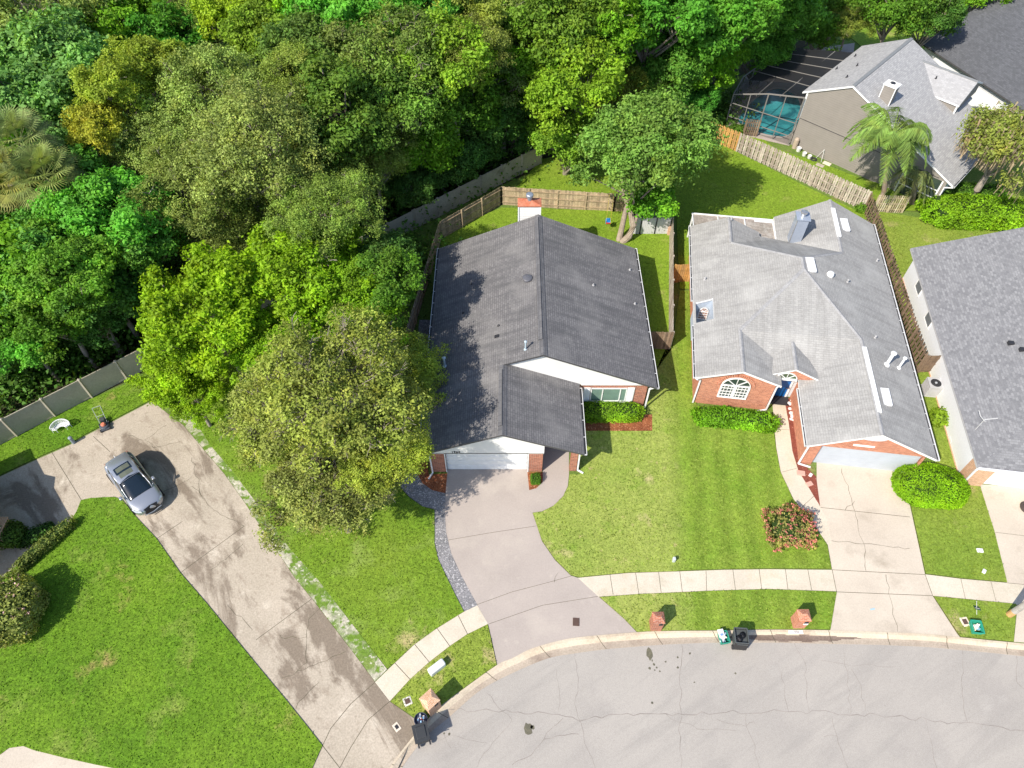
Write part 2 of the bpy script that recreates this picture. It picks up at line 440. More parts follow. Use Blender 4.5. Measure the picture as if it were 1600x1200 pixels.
for k in range(len(rows) - 1):
    xm = rows[k][8].x
    wet = 11.3 < xm < 19.5
    for j in range(len(prof) - 1):
        m = 1 if j < 8 else 0
        fm = (prof[j][0] + prof[j+1][0]) / 2; hl = 1 - ((xm - 14.6) / 3.6) ** 2 + .25 * math.sin(xm * 5) * .4
        if hl > 0 and .48 - .36 * hl < fm < .50 + .13 * hl: m = 2
        cb.poly([rows[k][j], rows[k+1][j], rows[k+1][j+1], rows[k][j+1]], m)
acc = 0
for k in range(1, len(rows) - 1):
    acc += (rows[k][14] - rows[k-1][14]).length
    if acc > 3.0 and k < len(rows) - 2:
        acc = 0
        for j in range(1, 13):
            a, b = rows[k][j], rows[k][j+1]; t = (rows[k+1][j] - rows[k][j]).normalized() * .016; up = Vector((0,0,.004))
            cb.poly([a - t + up, a + t + up, b + t + up, b - t + up], 3)
tag(cb.build('kerb', [CURB, GUTT, WET, CONCJ]), kind='structure')

# ---- drives and pavements -------------------------------------------------
def pave(name, px, mat, joints=(), z=.010, jw=.03, cracks=(), spots=(), extra_mats=(), kind='structure', close=True, extra=None):
    mb = MB(); pts = [at(x, y) + Vector((0, 0, z)) for x, y in px]
    mb.slab(pts, .05, 0)
    for ln in joints:
        q = [at(x, y) + Vector((0,0,z+.004)) for x, y in ln]; mb.strip(q, jw, 1)
    for ln in cracks:
        q = [at(x, y) for x, y in ln]
        for a, b in zip(q, q[1:]): mb.crack(a, b, z + .004, .02, 1, .09, .28)
    for s_ in spots: blot(mb, s_[0], s_[1], s_[2], z + .004, s_[3], n=14, el=s_[4] if len(s_) > 4 else 1)
    return tag(mb.build(name, [mat, CONCJ] + list(extra_mats)), kind=kind)

SIDEW = natural('sidewalk_concrete', (.60,.54,.45), (.53,.475,.39), .45, 14, .12, [((.42,.385,.29), .5, .54, .75), ((.60,.50,.36), .25, .55, .8)], bump=.12)
DRV1 = natural('taupe_painted_concrete', (.41,.36,.33), (.37,.325,.30), .3, 12, .07, [((.46,.41,.365), .22, .52, .72), ((.35,.305,.28), .3, .54, .8), ((.45,.40,.36), 1.3, .60, .75)], bump=.1)
def oldstain(N, co, c):
    lo = N.noise(N.along(-50, .38, 1.0), .40, 6, .68, .5)
    c = N.mix(N.grey(N.ramp(lo, .50, .58), 0, .75), c, (.155, .12, .09))
    return N.mix(N.grey(N.ramp(N.noise(N.along(-50, .5, 1.0), 1.3, 6, .7), .55, .68), 0, .6), c, (.25, .20, .155))
OLDC = natural('stained_old_concrete', (.46,.40,.33), (.39,.34,.275), .3, 11, .2, [((.56,.50,.42), .8, .58, .74), ((.32,.27,.215), 2.2, .58, .72)], bump=.25, extra=oldstain)
GRAV = natural('grey_gravel', (.25,.245,.26), (.19,.19,.20), 1.0, 18, .55, [((.42,.41,.42), 9, .55, .62)], bump=1.0, bdist=.03)
MULCH = natural('red_brown_mulch', (.30,.105,.045), (.20,.065,.03), 1.6, 16, .55, [((.52,.26,.14), 9, .56, .64)], bump=1.0, bdist=.04)
REDSTONE = natural('red_lava_stone', (.25,.075,.05), (.19,.055,.04), 1.5, 22, .45, [((.55,.38,.32), 10, .64, .68)], bump=1.0, bdist=.03)

d0_left = [(110,815),(120,800),(127,782),(140,779),(160,777.5),(180,777),(192,782),(212,807),(245,842),(282,895),(287,901),(325,945),(355,982),(382,1015),(400,1037),(450,1097),(482,1137),(504,1165)]
d0_right = [(237,627),(262,646),(287,665),(316,700),(350,740),(382,785),(432,860),(462,905),(487,935),(550,1017),(586,1066),(609,1096),(652,1126),(660,1133)]
pave('driveway', [(-60,770),(0,745),(60,717),(110,695),(132,682)] + d0_right + [(637,1168),(618,1208),(595,1290),(520,1290),(487,1200),(504,1165)] + d0_left[::-1] + [(47,865),(0,905),(-60,950)], OLDC,
     joints=[[(81,707),(127,781)],[(146,682),(172,706)],[(282,895),(382,822)],[(400,1000),(487,936)],[(586,1066),(548,1100),(517,1138),(504,1165)],[(609,1096),(575,1125),(548,1168),(531,1200)],[(504,1165),(531,1200)],[(586,1066),(609,1096)],[(240,845),(285,815)]],
     cracks=[[(437,992),(446,998),(479,995),(482,968),(500,950)],[(479,995),(480,1035),(463,1050)],[(540,1018),(500,1035),(440,1060)],[(300,760),(340,800),(382,822)],[(227,688),(240,700),(282,690)],[(355,945),(382,970),(395,985)],[(500,1065),(475,1090),(462,1107)],[(250,772),(300,745)],[(200,680),(225,688),(260,665)],[(380,850),(330,890)],[(300,715),(318,780)]],
     spots=[(654,1165,.02,1)])
dr1_left = [(699,733),(699,737),(696,772),(695,800),(697,832),(705,865),(721,900),(746,946),(762.5,975),(770,1007),(777,1040)]
dr1_r = [(832,801),(840,825),(847,846),(867,875),(892,899.5),(903,903),(935,932),(975,967),(996,989)]
walk1 = [(889,742),(887,760),(880,775),(865,790),(847,799),(832,801)]
curbmid = [(912,996),(875,1002),(830,1015),(800,1030)]
pave('driveway', dr1_left[::-1] + [(824,733),(824,737),(827,766),(838,763),(848,752),(848,690),(889,690)] + walk1 + dr1_r[1:] + curbmid, DRV1,
     joints=[[(700,844),(770,832),(838,822)],[(745,945),(800,925),(850,912),(893,900)],[(764,975),(847,946),(934,932)]],
     cracks=[[(872,895),(866,910)]], z=.012, jw=.02)
sw_t = [(903,903),(980,895.5),(1060,893),(1130,890.5),(1200,889.5),(1300,890.5)]
sw_b = [(1307,924),(1200,920.3),(1130,922.5),(1065,925),(1000,928),(935,932.5)]
pave('sidewalk', sw_t + sw_b, SIDEW, joints=[[(953,898),(958,929)],[(993,895),(998,928)],[(1029,894),(1033,926)],[(1062,893),(1066,925)],[(1103,892),(1104,923.5)],[(1145,890),(1149,922)],[(1186,889.5),(1190,920.5)],[(1227,889.5),(1231,921)],[(1262,890),(1268,922)]], z=.014, jw=.025)
pave('driveway', [(1276,721),(1425,735),(1421,787),(1445,897),(1450,900),(1457,931),(1495,990),(1500,996),(1450,991.5),(1375,988),(1297,985.5),(1307,924),(1300,890),(1292,843),(1283,800),(1276,760)], CONC,
     joints=[[(1281,793),(1421,808)],[(1300,890.5),(1445,898)],[(1307,925),(1457,931)],[(1300,890),(1307,925)],[(1445,897),(1457,931)]],
     cracks=[[(1315,732),(1328,773),(1336,800),(1341,828),(1352,862),(1353,893)],[(1384,898),(1388,927),(1395,950),(1402,987)],[(1292,845),(1345,850),(1421,857)],[(1320,798),(1335,783)]], z=.016, jw=.028)
pave('sidewalk', [(1445,897.5),(1501,904.5),(1575,911),(1640,917),(1640,952),(1575,943),(1512,936),(1457,931)], SIDEW, joints=[[(1501,904.5),(1508,935.5)],[(1548,909),(1556,940)]], z=.018, jw=.02)
pave('driveway', [(1531,757),(1640,764),(1700,1010),(1584,1003),(1590,945),(1588,940),(1600,915),(1573,911),(1553,830)], CONC, joints=[[(1555,832),(1640,842)],[(1573,911),(1640,917)],[(1590,945),(1640,951)]], z=.020, jw=.02)
pave('path', [(1207,632),(1230,632),(1232,660),(1238,705),(1247,735),(1275,780),(1292,812),(1300,850),(1294,852),(1272,820),(1240,780),(1220,738),(1213,700),(1210,668)], SIDEW, joints=[[(1211,671),(1233,672)],[(1221,738),(1245,732)],[(1250,795),(1272,775)]], z=.022, jw=.02)
sl_t = [(746,946),(725,956),(682,982.5),(647,1007.5),(617,1036),(586,1066)]
sl_b = [(609,1096),(641,1061),(670,1035),(702,1010),(730,991),(762.5,975)]
pave('sidewalk', sl_t + sl_b, SIDEW, joints=[[(716,962),(731,992)],[(683,982),(703,1010)],[(648,1007),(671,1035)],[(617,1036),(641,1062)]], z=.018, jw=.03)
pave('sidewalk', [(-30,1195),(0,1180),(15,1169),(37,1166),(52,1172),(100,1184),(150,1195),(190,1203),(190,1260),(-30,1260)], CONC, z=.03)
grav_out = [(600,715),(612,745),(625,761),(640,777),(660,791),(679,796),(679,850),(685,875),(697,900),(710,927),(725,956)]
pave('gravel_bed', grav_out + [(746,946),(721,900),(705,865),(697,832),(695,800),(696,771),(675,766),(660,755),(652,740),(645,725),(634,700)], GRAV, z=.02)
pave('mulch_bed', [(645,725),(652,740),(660,755),(675,766),(696,771),(699,740),(670,742),(664,700),(640,700)], MULCH, z=.025)
pave('mulch_bed', [(824,738),(848,738),(848,753),(838,763),(827,766)], MULCH, z=.027)
pave('mulch_bed', [(906,650),(1019,648),(1019,673),(906,674)], MULCH, z=.027)
pave('mulch_bed', [(930,352),(990,372),(990,392),(930,392)], MULCH, z=.027)
pave('stone_bed', [(1225,622),(1238,622),(1246,665),(1252,705),(1262,733),(1275,745),(1281,790),(1276,783),(1247,735),(1238,705),(1232,660)], REDSTONE, z=.03)
pave('path', [(655,500),(682,500),(676,600),(668,700),(640,700),(648,600)], GRAV, z=.021)

# ---- lawns: 4 cm of turf with a cut edge ---------------------------------
def lawnmat(name, c1, c2, patches, fine=10, amt=.36, extra=None):
    def ex(N, co, c):
        if extra: c = extra(N, co, c)
        c = N.mix(1.0, c, N.grey(N.ramp(N.noise(co, 3.2, 5, .75), .3, .7), .80, 1.2), 'MULTIPLY')
        return N.mix(N.grey(N.ramp(N.noise(co, 7.0, 3, .8), .55, .72), 0, .45), c, tuple(min(1, x*1.7) for x in c2))
    return natural(name, c1, c2, .22, fine, amt, patches, rough=.85, bump=.9, bdist=.05, extra=ex)
EDGE = natural('turf_edge', (.09,.07,.03), (.07,.10,.02), 2, 9, .3, bump=0)
LAWN0 = lawnmat('lush_lawn', (.088,.190,.010), (.130,.23,.016), [((.20,.26,.05), .5, .55, .75), ((.27,.21,.08), .4, .62, .74)], amt=.5)
def frontmix(N, co, c):
    # the right-hand yard is watered and mown: greener, faint mower stripes; the change wanders along the boundary
    w = N.n('ShaderNodeTexWave'); w.inputs['Scale'].default_value = .22; w.inputs['Distortion'].default_value = 1.5; w.inputs['Detail'].default_value = 2
    N.link(N.coord('Object', rot=R(7)), w.inputs['Vector'])
    g2 = N.mix(N.ramp(N.noise(co, .5, 5), .35, .65), (.14,.235,.022), (.185,.265,.034))
    g2 = N.mix(1.0, g2, N.grey(w.outputs['Fac'], .90, 1.12), 'MULTIPLY')
    sp = N.n('ShaderNodeSeparateXYZ'); N.link(co, sp.inputs[0])
    xx = N.math('ADD', N.math('SUBTRACT', sp.outputs[0], N.math('MULTIPLY', sp.outputs[1], .09)), N.math('MULTIPLY', N.noise(co, .8, 5, .7), 1.4))
    return N.mix(N.ramp(xx, 8.2, 9.4), c, g2)
LAWN1 = lawnmat('front_yard_lawn', (.225,.30,.055), (.285,.335,.078), [((.17,.28,.03), .5, .55, .7), ((.50,.41,.22), .33, .60, .72), ((.45,.37,.18), 2.2, .62, .75)], amt=.28, extra=frontmix)
def mow(N, co, c):
    w = N.n('ShaderNodeTexWave'); w.inputs['Scale'].default_value = .29; w.inputs['Distortion'].default_value = 1.2; w.inputs['Detail'].default_value = 2
    N.link(N.coord('Object', rot=R(-6)), w.inputs['Vector'])
    return N.mix(1.0, c, N.grey(w.outputs['Fac'], .90, 1.1), 'MULTIPLY')
LAWN2 = LAWN1
LAWN3 = lawnmat('worn_lawn', (.16,.245,.03), (.22,.28,.045), [((.36,.31,.14), .5, .58, .75)], amt=.3)
LAWNS = []
def lawn(px, mat, z=.055):
    LAWNS.append(([at(x, y) for x, y in px], mat.name, z))
    mb = MB(); pts = [at(x, y) + Vector((0,0,z)) for x, y in px]
    mb.slab(pts, .07, 0, 1)
    return tag(mb.build('lawn', [mat, EDGE]), kind='structure')
lawn(d0_left + [(487,1203),(470,1260),(190,1260),(190,1203),(150,1195),(100,1184),(52,1172),(37,1166),(15,1169),(0,1180),(-40,1200),(-60,955),(0,908),(47,870),(105,822)], LAWN0)
lawn([(-60,742),(0,743),(60,715),(110,693),(132,680),(237,625),(205,598),(154,619),(92,647),(37,677),(0,696),(-60,725)], LAWN0)
lawn([(245,618),(300,650),(328,695),(362,735),(400,785),(455,860),(496,905),(605,1045),(617,1036),(647,1007.5),(682,982.5),(725,956),(710,927),(697,900),(685,875),(679,850),(679,797),(660,792),(640,778),(625,762),(612,746),(600,716),(560,600),(400,560)],
     lawnmat('front_lawn', (.12,.225,.015), (.165,.25,.025), [((.23,.31,.07), .5, .52, .75), ((.46,.37,.19), .3, .58, .70)], amt=.38))
lawn([(832.5,802),(847,800),(865,791),(880,776),(888,760),(890,742),(906,742),(906,674),(1019,674),(1019,648),(1011,648),(1011,610),(1040,545),(1052,545),(1050,700),(1058,893),(980,895),(905,902),(892,899),(867,874),(847,845),(840,825)], LAWN1)
lawn([(1050,700),(1052,530),(1062,455),(1084,455),(1088,634),(1207,665),(1212,700),(1219,738),(1239,781),(1271,821),(1292,852),(1299,889),(1200,888.5),(1130,889.5),(1058,892)], LAWN2, .056)
lawn([(937,933.5),(1000,928.5),(1065,926),(1100,924),(1125,984.5),(1122,985),(1050,985.5),(995,987.5),(975,967)], LAWN1)
lawn([(1100,924),(1130,923),(1200,921),(1307,925),(1297,984),(1200,983.5),(1125,984.5)], LAWN2)
lawn([(1458,932),(1512,937),(1587,944),(1583,1003),(1500,995)], LAWN3)
lawn([(1422,787),(1445,755),(1530,758),(1553,830),(1573,910),(1501,903.5),(1446,896.5)], LAWN3)
lawn([(1430,560),(1470,600),(1505,752),(1460,740),(1462,700),(1440,640)], LAWN3)
lawn([(610,1096.5),(641,1062),(670,1036),(702,1011),(730,992),(762,976.5),(769,1007),(776,1039),(725,1075),(685,1106),(653,1124)], lawnmat('verge_lawn', (.17,.25,.03), (.225,.28,.045), [((.44,.36,.18), .6, .54, .7)], amt=.4))
# back yards
YARD = lawnmat('back_lawn', (.15,.25,.018), (.19,.28,.028), [((.32,.31,.10), .5, .6, .8)], amt=.35)
lawn([(687,364),(784,325),(960,330),(1046,330),(1050,545),(1010,600),(990,400),(845,340),(690,395)], YARD)
lawn([(845,250),(1095,190),(1125,225),(1255,290),(1360,340),(1366,500),(1200,372),(1082,345),(1082,452),(1062,452),(1056,330),(960,322),(785,318)], YARD)
lawn([(1366,330),(1430,340),(1600,345),(1640,400),(1420,430),(1500,560),(1430,560),(1375,380)], LAWN3)
lawn([(1140,225),(1100,180),(1120,160),(1160,190),(1210,232),(1300,262),(1360,285),(1600,300),(1600,330),(1370,330),(1355,300),(1260,282)], YARD)
lawn([(1330,60),(1270,20),(1300,-20),(1560,-20),(1520,60),(1450,120),(1400,120)], YARD)
# white shell edging overrun with weeds
SHELL = natural('white_shell_edging', (.12,.21,.035), (.18,.24,.06), .6, 9, .35, [((.46,.43,.35), .5, .44, .58), ((.60,.56,.49), 6.0, .55, .66), ((.13,.22,.03), 1.6, .50, .56)], bump=.8, bdist=.04)
pave('shell_edging', [(275,652),(287,664),(316,699),(350,739),(382,784),(432,859),(462,904),(487,934),(550,1016),(586,1065),(605,1046),(496,905),(455,860),(400,785),(362,735),(328,695),(300,650)], SHELL, z=.045)
# ---------------------------------------------------------------- house helpers
def onplane(x, y, zf, M=None):
    """point of plane z=zf(s,t) seen at pixel; M maps world to the house frame"""
    z = 3.0
    for i in range(60):
        p = at(x, y, z); q = (M @ p) if M else p
        z = 0.5 * z + 0.5 * zf(q.x, q.y)
    return Vector((q.x, q.y, z))
def text_mesh(txt, size, depth, mat, name, parent, loc, rot):
    cu = bpy.data.curves.new(name, 'FONT'); cu.body = txt; cu.size = size; cu.extrude = depth; cu.align_x = 'CENTER'; cu.align_y = 'CENTER'
    tmp = bpy.data.objects.new('tmp', cu); col.objects.link(tmp)
    dg = bpy.context.evaluated_depsgraph_get(); me = bpy.data.meshes.new_from_object(tmp.evaluated_get(dg))
    bpy.data.objects.remove(tmp); me.name = name; me.materials.clear(); me.materials.append(mat)
    o = bpy.data.objects.new(name, me); col.objects.link(o); o.parent = parent; o.location = loc; o.rotation_euler = rot
    return o
def gutter(parent, name, p, q, side, mat=None, w=.13):
    """open gutter box from p to q; side is the outward unit vector"""
    mb = MB(); p, q, sd_ = Vector(p), Vector(q), Vector(side)
    a, b = p + sd_ * w, q + sd_ * w
    mb.bar(p + sd_*(w*.5) + Vector((0,0,-.10)), q + sd_*(w*.5) + Vector((0,0,-.10)), w, .03, 0)
    mb.bar(a + Vector((0,0,-.05)), b + Vector((0,0,-.05)), .025, .13, 0)
    n = int((q - p).length / 1.1)
    mb.bar(p + sd_*(w*.5) + Vector((0,0,-.08)), q + sd_*(w*.5) + Vector((0,0,-.08)), w*.8, .012, 1)
    for k in range(n + 1):
        c = p.lerp(q, k / max(1, n)); mb.bar(c, c + sd_ * w, .03, .012, 0)
    return mb.build(name, [mat or GUTW, DARKM], parent)
def downspout(parent, pts):
    mb = MB()
    for a, b in zip(pts, pts[1:]): mb.bar(a, b, .09, .07)
    return mb.build('downspout', [GUTW], parent)
PIPEB = plain('blue_grey_pipe', (.42,.52,.60), .45)
LEAD = plain('lead_vent', (.35,.35,.36), .5)
def vent(parent, p, r=.05, h=.3, mat=None, cap=True, name='vent_pipe', m0=None):
    mb = MB(); p = Vector(p)
    mb.lathe(p - Vector((0,0,.08)), [(r*2.1, 0), (r*1.9, .12), (r, .16), (r, h)] + ([(r*1.7, h), (r*1.7, h+.07), (r*.4, h+.12)] if cap else [(r*.8, h+.01)]), 12, 0)
    return mb.build(name, [mat or LEAD], parent, smooth=False)

# ================================================================ centre house
H1 = thing('brick_house', 'red brick house with dark charcoal shingle roof and white front gables, in the centre', 'house', (1.9, 30, 0))
O1 = Matrix.Translation((-1.9, -30, 0))
def H1b(): mb = MB(); mb.M = O1; return mb
xL, xR, xW, yF, yM, yB = -5.23, 9.08, 4.28, 21.92, 26.85, 39.6
xr, zr, xw, zw = 1.925, 5.58, -.475, 4.545
mb = H1b(); T = .14
mb.slab([(xL,yF,2.5),(xw,yF,zw),(xw,yM+.1,zw),(xr,yM,zr),(xr,yB,zr),(xL,yB,2.5)], T, 0, 1)
mb.slab([(xR,yM-.1,2.5),(xR,yB,2.5),(xr,yB,zr),(xr,yM,zr)], T, 0, 1)
mb.slab([(xW,yF,2.5),(xW,yM+.35,2.5),(xw,yM+.35,zw),(xw,yF,zw)], T, 0, 1)
for a, b, z in ((xr, (yM, yB), zr), (xw, (yF, yM+.1), zw)):
    for sgn in (-1, 1):     # ridge caps, one course each side
        mb.slab([(a, b[0]-.02, z+.03),(a+sgn*.24, b[0]-.02, z-.075),(a+sgn*.24, b[1], z-.075),(a, b[1], z+.03)], .035, 2, 1)
rv = .03
mb.slab([(xr-.03,yM+1.2,zr+.09),(xr-.28,yM+1.2,zr-.02),(xr-.28,yB-.3,zr-.02),(xr-.03,yB-.3,zr+.09)], .06, 2, 1)
mb.slab([(xw-.02,yF+.6,zw+.08),(xw-.24,yF+.6,zw-.02),(xw-.24,yM-.3,zw-.02),(xw-.02,yM-.3,zw+.08)], .05, 2, 1)
DRIP = plain('dark_drip_edge', (.07,.07,.075), .6)
CAPS = shingle('ridge_cap_shingles', (.16,.16,.17), (.12,.12,.13), sx=.5, sy=.3, contrast=.5, streak=.2)
roof1 = mb.build('roof', [ROOF1, DRIP, CAPS], H1)
# walls
mb = H1b()
mb.box(-4.85, -3.86, 22.25, 22.6, 0, 2.42); mb.box(1.01, 1.9, 22.25, 22.6, 0, 2.42)
mb.box(-4.85, -4.65, 22.6, 39.2, 0, 2.42); mb.box(1.7, 1.9, 22.6, 27.15, 0, 2.42)
mb.box(1.9, 8.6, 27.15, 27.4, 0, 2.42); mb.box(8.4, 8.6, 27.4, 39.2, 0, 2.42); mb.box(-4.65, 8.4, 39.0, 39.2, 0, 2.42)
mb.box(3.58, 3.98, 22.3, 22.62, 0, 2.42)
mb.build('wall', [BRICK1], H1)
mb = H1b()      # white gable boards
mb.poly([(-4.95,22.2,2.16),(1.95,22.2,2.16),(1.95,22.2,3.38),(xw,22.2,zw-.15),(-4.95,22.2,2.5)])
mb.poly([(-4.95,22.2,2.16),(-4.95,22.25,2.16),(1.95,22.25,2.16),(1.95,22.2,2.16)])
mb.box(-4.95, 1.95, 22.2, 22.24, 2.12, 2.2, 0)
mb.poly([(1.95,22.2,2.16),(1.95,22.6,2.16),(1.95,22.6,3.38),(1.95,22.2,3.38)])
mb.build('gable', [OFFW], H1)
mb = H1b()
mb.poly([(xL+.5,27.1,2.42),(8.75,27.1,2.42),(8.75,27.1,2.52),(xr,27.1,zr-.15),(xL+.5,27.1,2.5)])
mb.box(4.4, 8.75, 27.07, 27.12, 2.36, 2.48, 0)
mb.build('gable', [OFFW], H1)
mb = H1b(); mb.poly([(xL+.4,39.2,2.42),(xL+.4,39.2,2.5),(xr,39.2,zr-.15),(8.7,39.2,2.52),(8.7,39.2,2.42)]); mb.build('gable', [OFFW], H1)
mb = H1b(); mb.box(-4.65, 8.4, 27.4, 39.0, 2.30, 2.36); mb.box(-4.6, 1.7, 22.6, 27.15, 2.30, 2.36); mb.build('ceiling', [OFFW], H1)
# garage door in four sections with panels
mb = H1b()
for k in range(4):
    z0 = .02 + k * .53
    mb.box(-3.86, 1.01, 22.42, 22.47, z0, z0 + .515)
    for j in range(8):
        mb.box(-3.80 + j*.605, -3.28 + j*.605, 22.40, 22.42, z0 + .09, z0 + .43)
gd = mb.build('garage_door', [WHITE], H1)
mb = H1b(); mb.box(-3.9, 1.05, 22.2, 22.42, 2.13, 2.17, 0); mb.box(-3.92,-3.86,22.22,22.42,0,2.13,0); mb.box(1.01,1.07,22.22,22.42,0,2.13,0); mb.build('door_frame', [GUTW], H1)
NUMB = plain('black_numerals', (.02,.02,.02), .5)
text_mesh('1964', .26, .01, NUMB, 'house_number', H1, Vector((-3.2-1.9, 22.18-30, 2.33)), (R(90), 0, 0))
# front window with shutters
GREENG = glass('greenish_glass', (.13,.20,.17), .12)
WIN = plain('window_frame_white', (.8,.8,.8), .4)
mb = H1b(); mb.poly([(5.1,27.11,.72),(7.3,27.11,.72),(7.3,27.11,1.98),(5.1,27.11,1.98)])
pane = mb.build('window', [GREENG], H1)
mb = H1b()
for x in (5.06, 5.78, 6.9, 7.28): mb.box(x, x+.06, 27.06, 27.12, .66, 2.04)
mb.box(5.06, 7.34, 27.06, 27.12, .64, .72); mb.box(5.06, 7.34, 27.06, 27.12, 1.98, 2.05); mb.box(5.02, 7.38, 27.02, 27.14, .58, .64)
mb.build('window_frame', [WIN], pane)
for x in (4.58, 7.36):
    mb = H1b(); mb.box(x, x+.45, 27.08, 27.14, .62, 2.06)
    for k in range(14): mb.box(x+.05, x+.40, 27.055, 27.08, .68+k*.096, .74+k*.096)
    mb.build('shutter', [WHITE], H1)
mb = H1b(); mb.box(2.3, 3.25, 27.08, 27.14, .02, 2.06); mb.build('front_door', [plain('dark_red_door', (.12,.03,.03), .4)], H1)
gutter(H1, 'gutter', O1 @ Vector((xR,yM-.1,2.5)), O1 @ Vector((xR,yB,2.5)), (1,0,0))
gutter(H1, 'gutter', O1 @ Vector((xW,yF,2.5)), O1 @ Vector((xW,yM-.1,2.5)), (1,0,0))
gutter(H1, 'gutter', O1 @ Vector((xL,yF,2.5)), O1 @ Vector((xL,yB,2.5)), (-1,0,0))
downspout(H1, [O1 @ Vector(p) for p in ((-5.2,22.1,2.4),(-4.75,22.12,2.1),(-4.72,22.12,.15),(-4.95,21.7,.08))])
downspout(H1, [O1 @ Vector(p) for p in ((4.35,22.1,2.4),(4.06,22.3,2.1),(4.06,22.3,.12),(4.4,22.1,.08))])
downspout(H1, [O1 @ Vector(p) for p in ((9.12,26.9,2.4),(8.7,27.0,2.1),(8.7,27.0,.1))])
# chimney against the rear gable
COPP = natural('rusty_chimney_flashing', (.42,.13,.07), (.50,.20,.13), 3, 9, .25, bump=.1, rough=.6)
mb = H1b()
mb.box(.55, 2.05, 39.65, 40.4, 0, 6.35, 0); mb.box(.50, .58, 39.6, 39.68, 2.5, 6.35, 1); mb.box(2.02, 2.10, 39.6, 39.68, 2.5, 6.35, 1)
i = mb.add([(.48,39.58,6.35),(2.12,39.58,6.35),(2.12,40.45,6.35),(.48,40.45,6.35),(1.3,39.98,6.62)])
for q in ((0,1,4),(1,2,4),(2,3,4),(3,0,4)): mb.face([i+k for k in q], 2)
mb.box(.48, 2.12, 39.58, 40.45, 6.25, 6.35, 2)
mb.lathe((1.3,40.0,6.5), [(.16,0),(.16,.32),(.26,.33),(.26,.50),(.22,.54),(.08,.56)], 16, 3)
mb.build('chimney', [siding('white_chimney_siding', (.76,.76,.75), .2), GUTW, COPP, plain('galvanised_cap', (.32,.36,.42), .35, .5)], roof1)
pl1 = lambda x, y: 2.5 + .43 * (x - xL)
pr1 = lambda x, y: 2.5 + .43 * (xR - x)
for x, y, f, r_, h, mt in [(821,546,pl1,.05,.75,PIPEB),(695,572,pl1,.07,.85,PIPEB),(737,444,pl1,.04,.15,DARKM),(724,489,pl1,.04,.15,DARKM),(779,509,pl1,.045,.16,DARKM),(984,422,pr1,.045,.22,LEAD),(927,446,pr1,.045,.22,LEAD),(992,475,pr1,.045,.22,LEAD)]:
    vent(roof1, O1 @ onplane(x, y, f), r_, h, mt, cap=(h > .5))
p = O1 @ onplane(824, 437, pl1); mb = MB(); mb.lathe(p - Vector((0,0,.05)), [(.27,0),(.27,.2),(.34,.22),(.30,.28),(.1,.33)], 20); mb.build('roof_vent', [plain('dark_vent_cap', (.16,.16,.18), .4, .3)], roof1, smooth=False)
p = O1 @ onplane(776, 526, pl1); mb = MB(); mb.slab([p+Vector((-.14,-.1,.0)),p+Vector((.14,-.1,.12)),p+Vector((.14,.12,.12)),p+Vector((-.14,.12,.0))], .1); mb.build('roof_vent', [DARKM], roof1)

# ================================================================ right-hand house, turned 7.6 degrees
H2O = at(1087, 590, 2.9); H2O.z = 0
H2 = thing('brick_house', 'orange brick house with pale grey many-gabled roof, arched window and blue door', 'house', H2O, R(-7.6))
H2W = Matrix.Rotation(R(7.6), 4, 'Z') @ Matrix.Translation(-H2O)      # world -> house frame
def on2(x, y, f): return onplane(x, y, f, H2W)
EL, KL, ER, KR, W2 = 2.9, .385, 2.5, .43, 13.72
L2 = lambda s, t: EL + KL * s
R2 = lambda s, t: ER + KR * (W2 - s)
# key points
gl = 2.66; zl = L2(gl, 0); ap = 6.65; za = 5.5; gr = 10.1; zg = R2(gr, 0)
tf, tb = 0.0, 14.5
mb = MB(); T = .16
rec = [(.14,4.6,L2(.14,0)),(1.22,4.75,L2(1.22,0)),(1.22,6.6,L2(1.22,0)),(.14,6.45,L2(.14,0))]
mb.slab([(0,tf,EL),(gl,tf,zl),(gl,3.45,zl),(ap,7.95,za),(ap,9.0,za),(gl-.1,11.8,zl-.02),(gl-.1,tb+.1,zl-.02),(0,tb,EL)], T, 0, 1, holes=[rec])
mb.slab([(gr,-3.75,zg),(W2,-3.95,ER),(W2,17.0,ER),(gr,17.45,zg),(gr,11.6,zg),(ap,9.0,za),(ap,7.95,za),(gr,3.5,zg)], T, 0, 1)
# front hip, garage left slope, left gable right slope
mb.slab([(ap,7.95,za),(gl,3.45,zl),(5.25,.25,2.85),(5.28,1.75,3.0),(6.4,1.75,3.0),(6.42,.35,2.5),(gr,3.5,zg)], T, 0, 1)
mb.slab([(gr,-3.75,zg),(gr,3.5,zg),(6.42,.35,2.5),(6.42,-3.95,2.5)], T, 0, 1)
mb.slab([(gl,tf,zl),(5.25,tf+.05,2.85),(5.25,.25,2.85),(gl,3.45,zl)], T, 0, 1)
# rear hip and rear gable inner slopes
mb.slab([(ap,9.0,za),(gl-.1,11.8,zl-.02),(5.0,14.05,2.85),(6.3,14.15,2.6),(gr,11.6,zg)], T, 0, 1)
mb.slab([(gl-.1,11.8,zl-.02),(gl-.1,tb+.1,zl-.02),(5.0,14.5,2.85),(5.0,14.05,2.85)], T, 0, 1)
mb.slab([(gr,11.6,zg),(6.3,14.15,2.6),(6.35,16.75,2.6),(gr,17.45,zg)], T, 0, 1)
# entry dormer
dz, dl, dk = 3.72, 2.98, .5
mb.slab([(5.95,.75,dz),(5.95,3.4,dz),(4.45,1.9,dl),(4.45,.75,dl)], .12, 0, 1)
mb.slab([(5.95,.75,dz),(7.5,.75,dl),(7.5,1.6,dl),(5.95,3.4,dz)], .12, 0, 1)
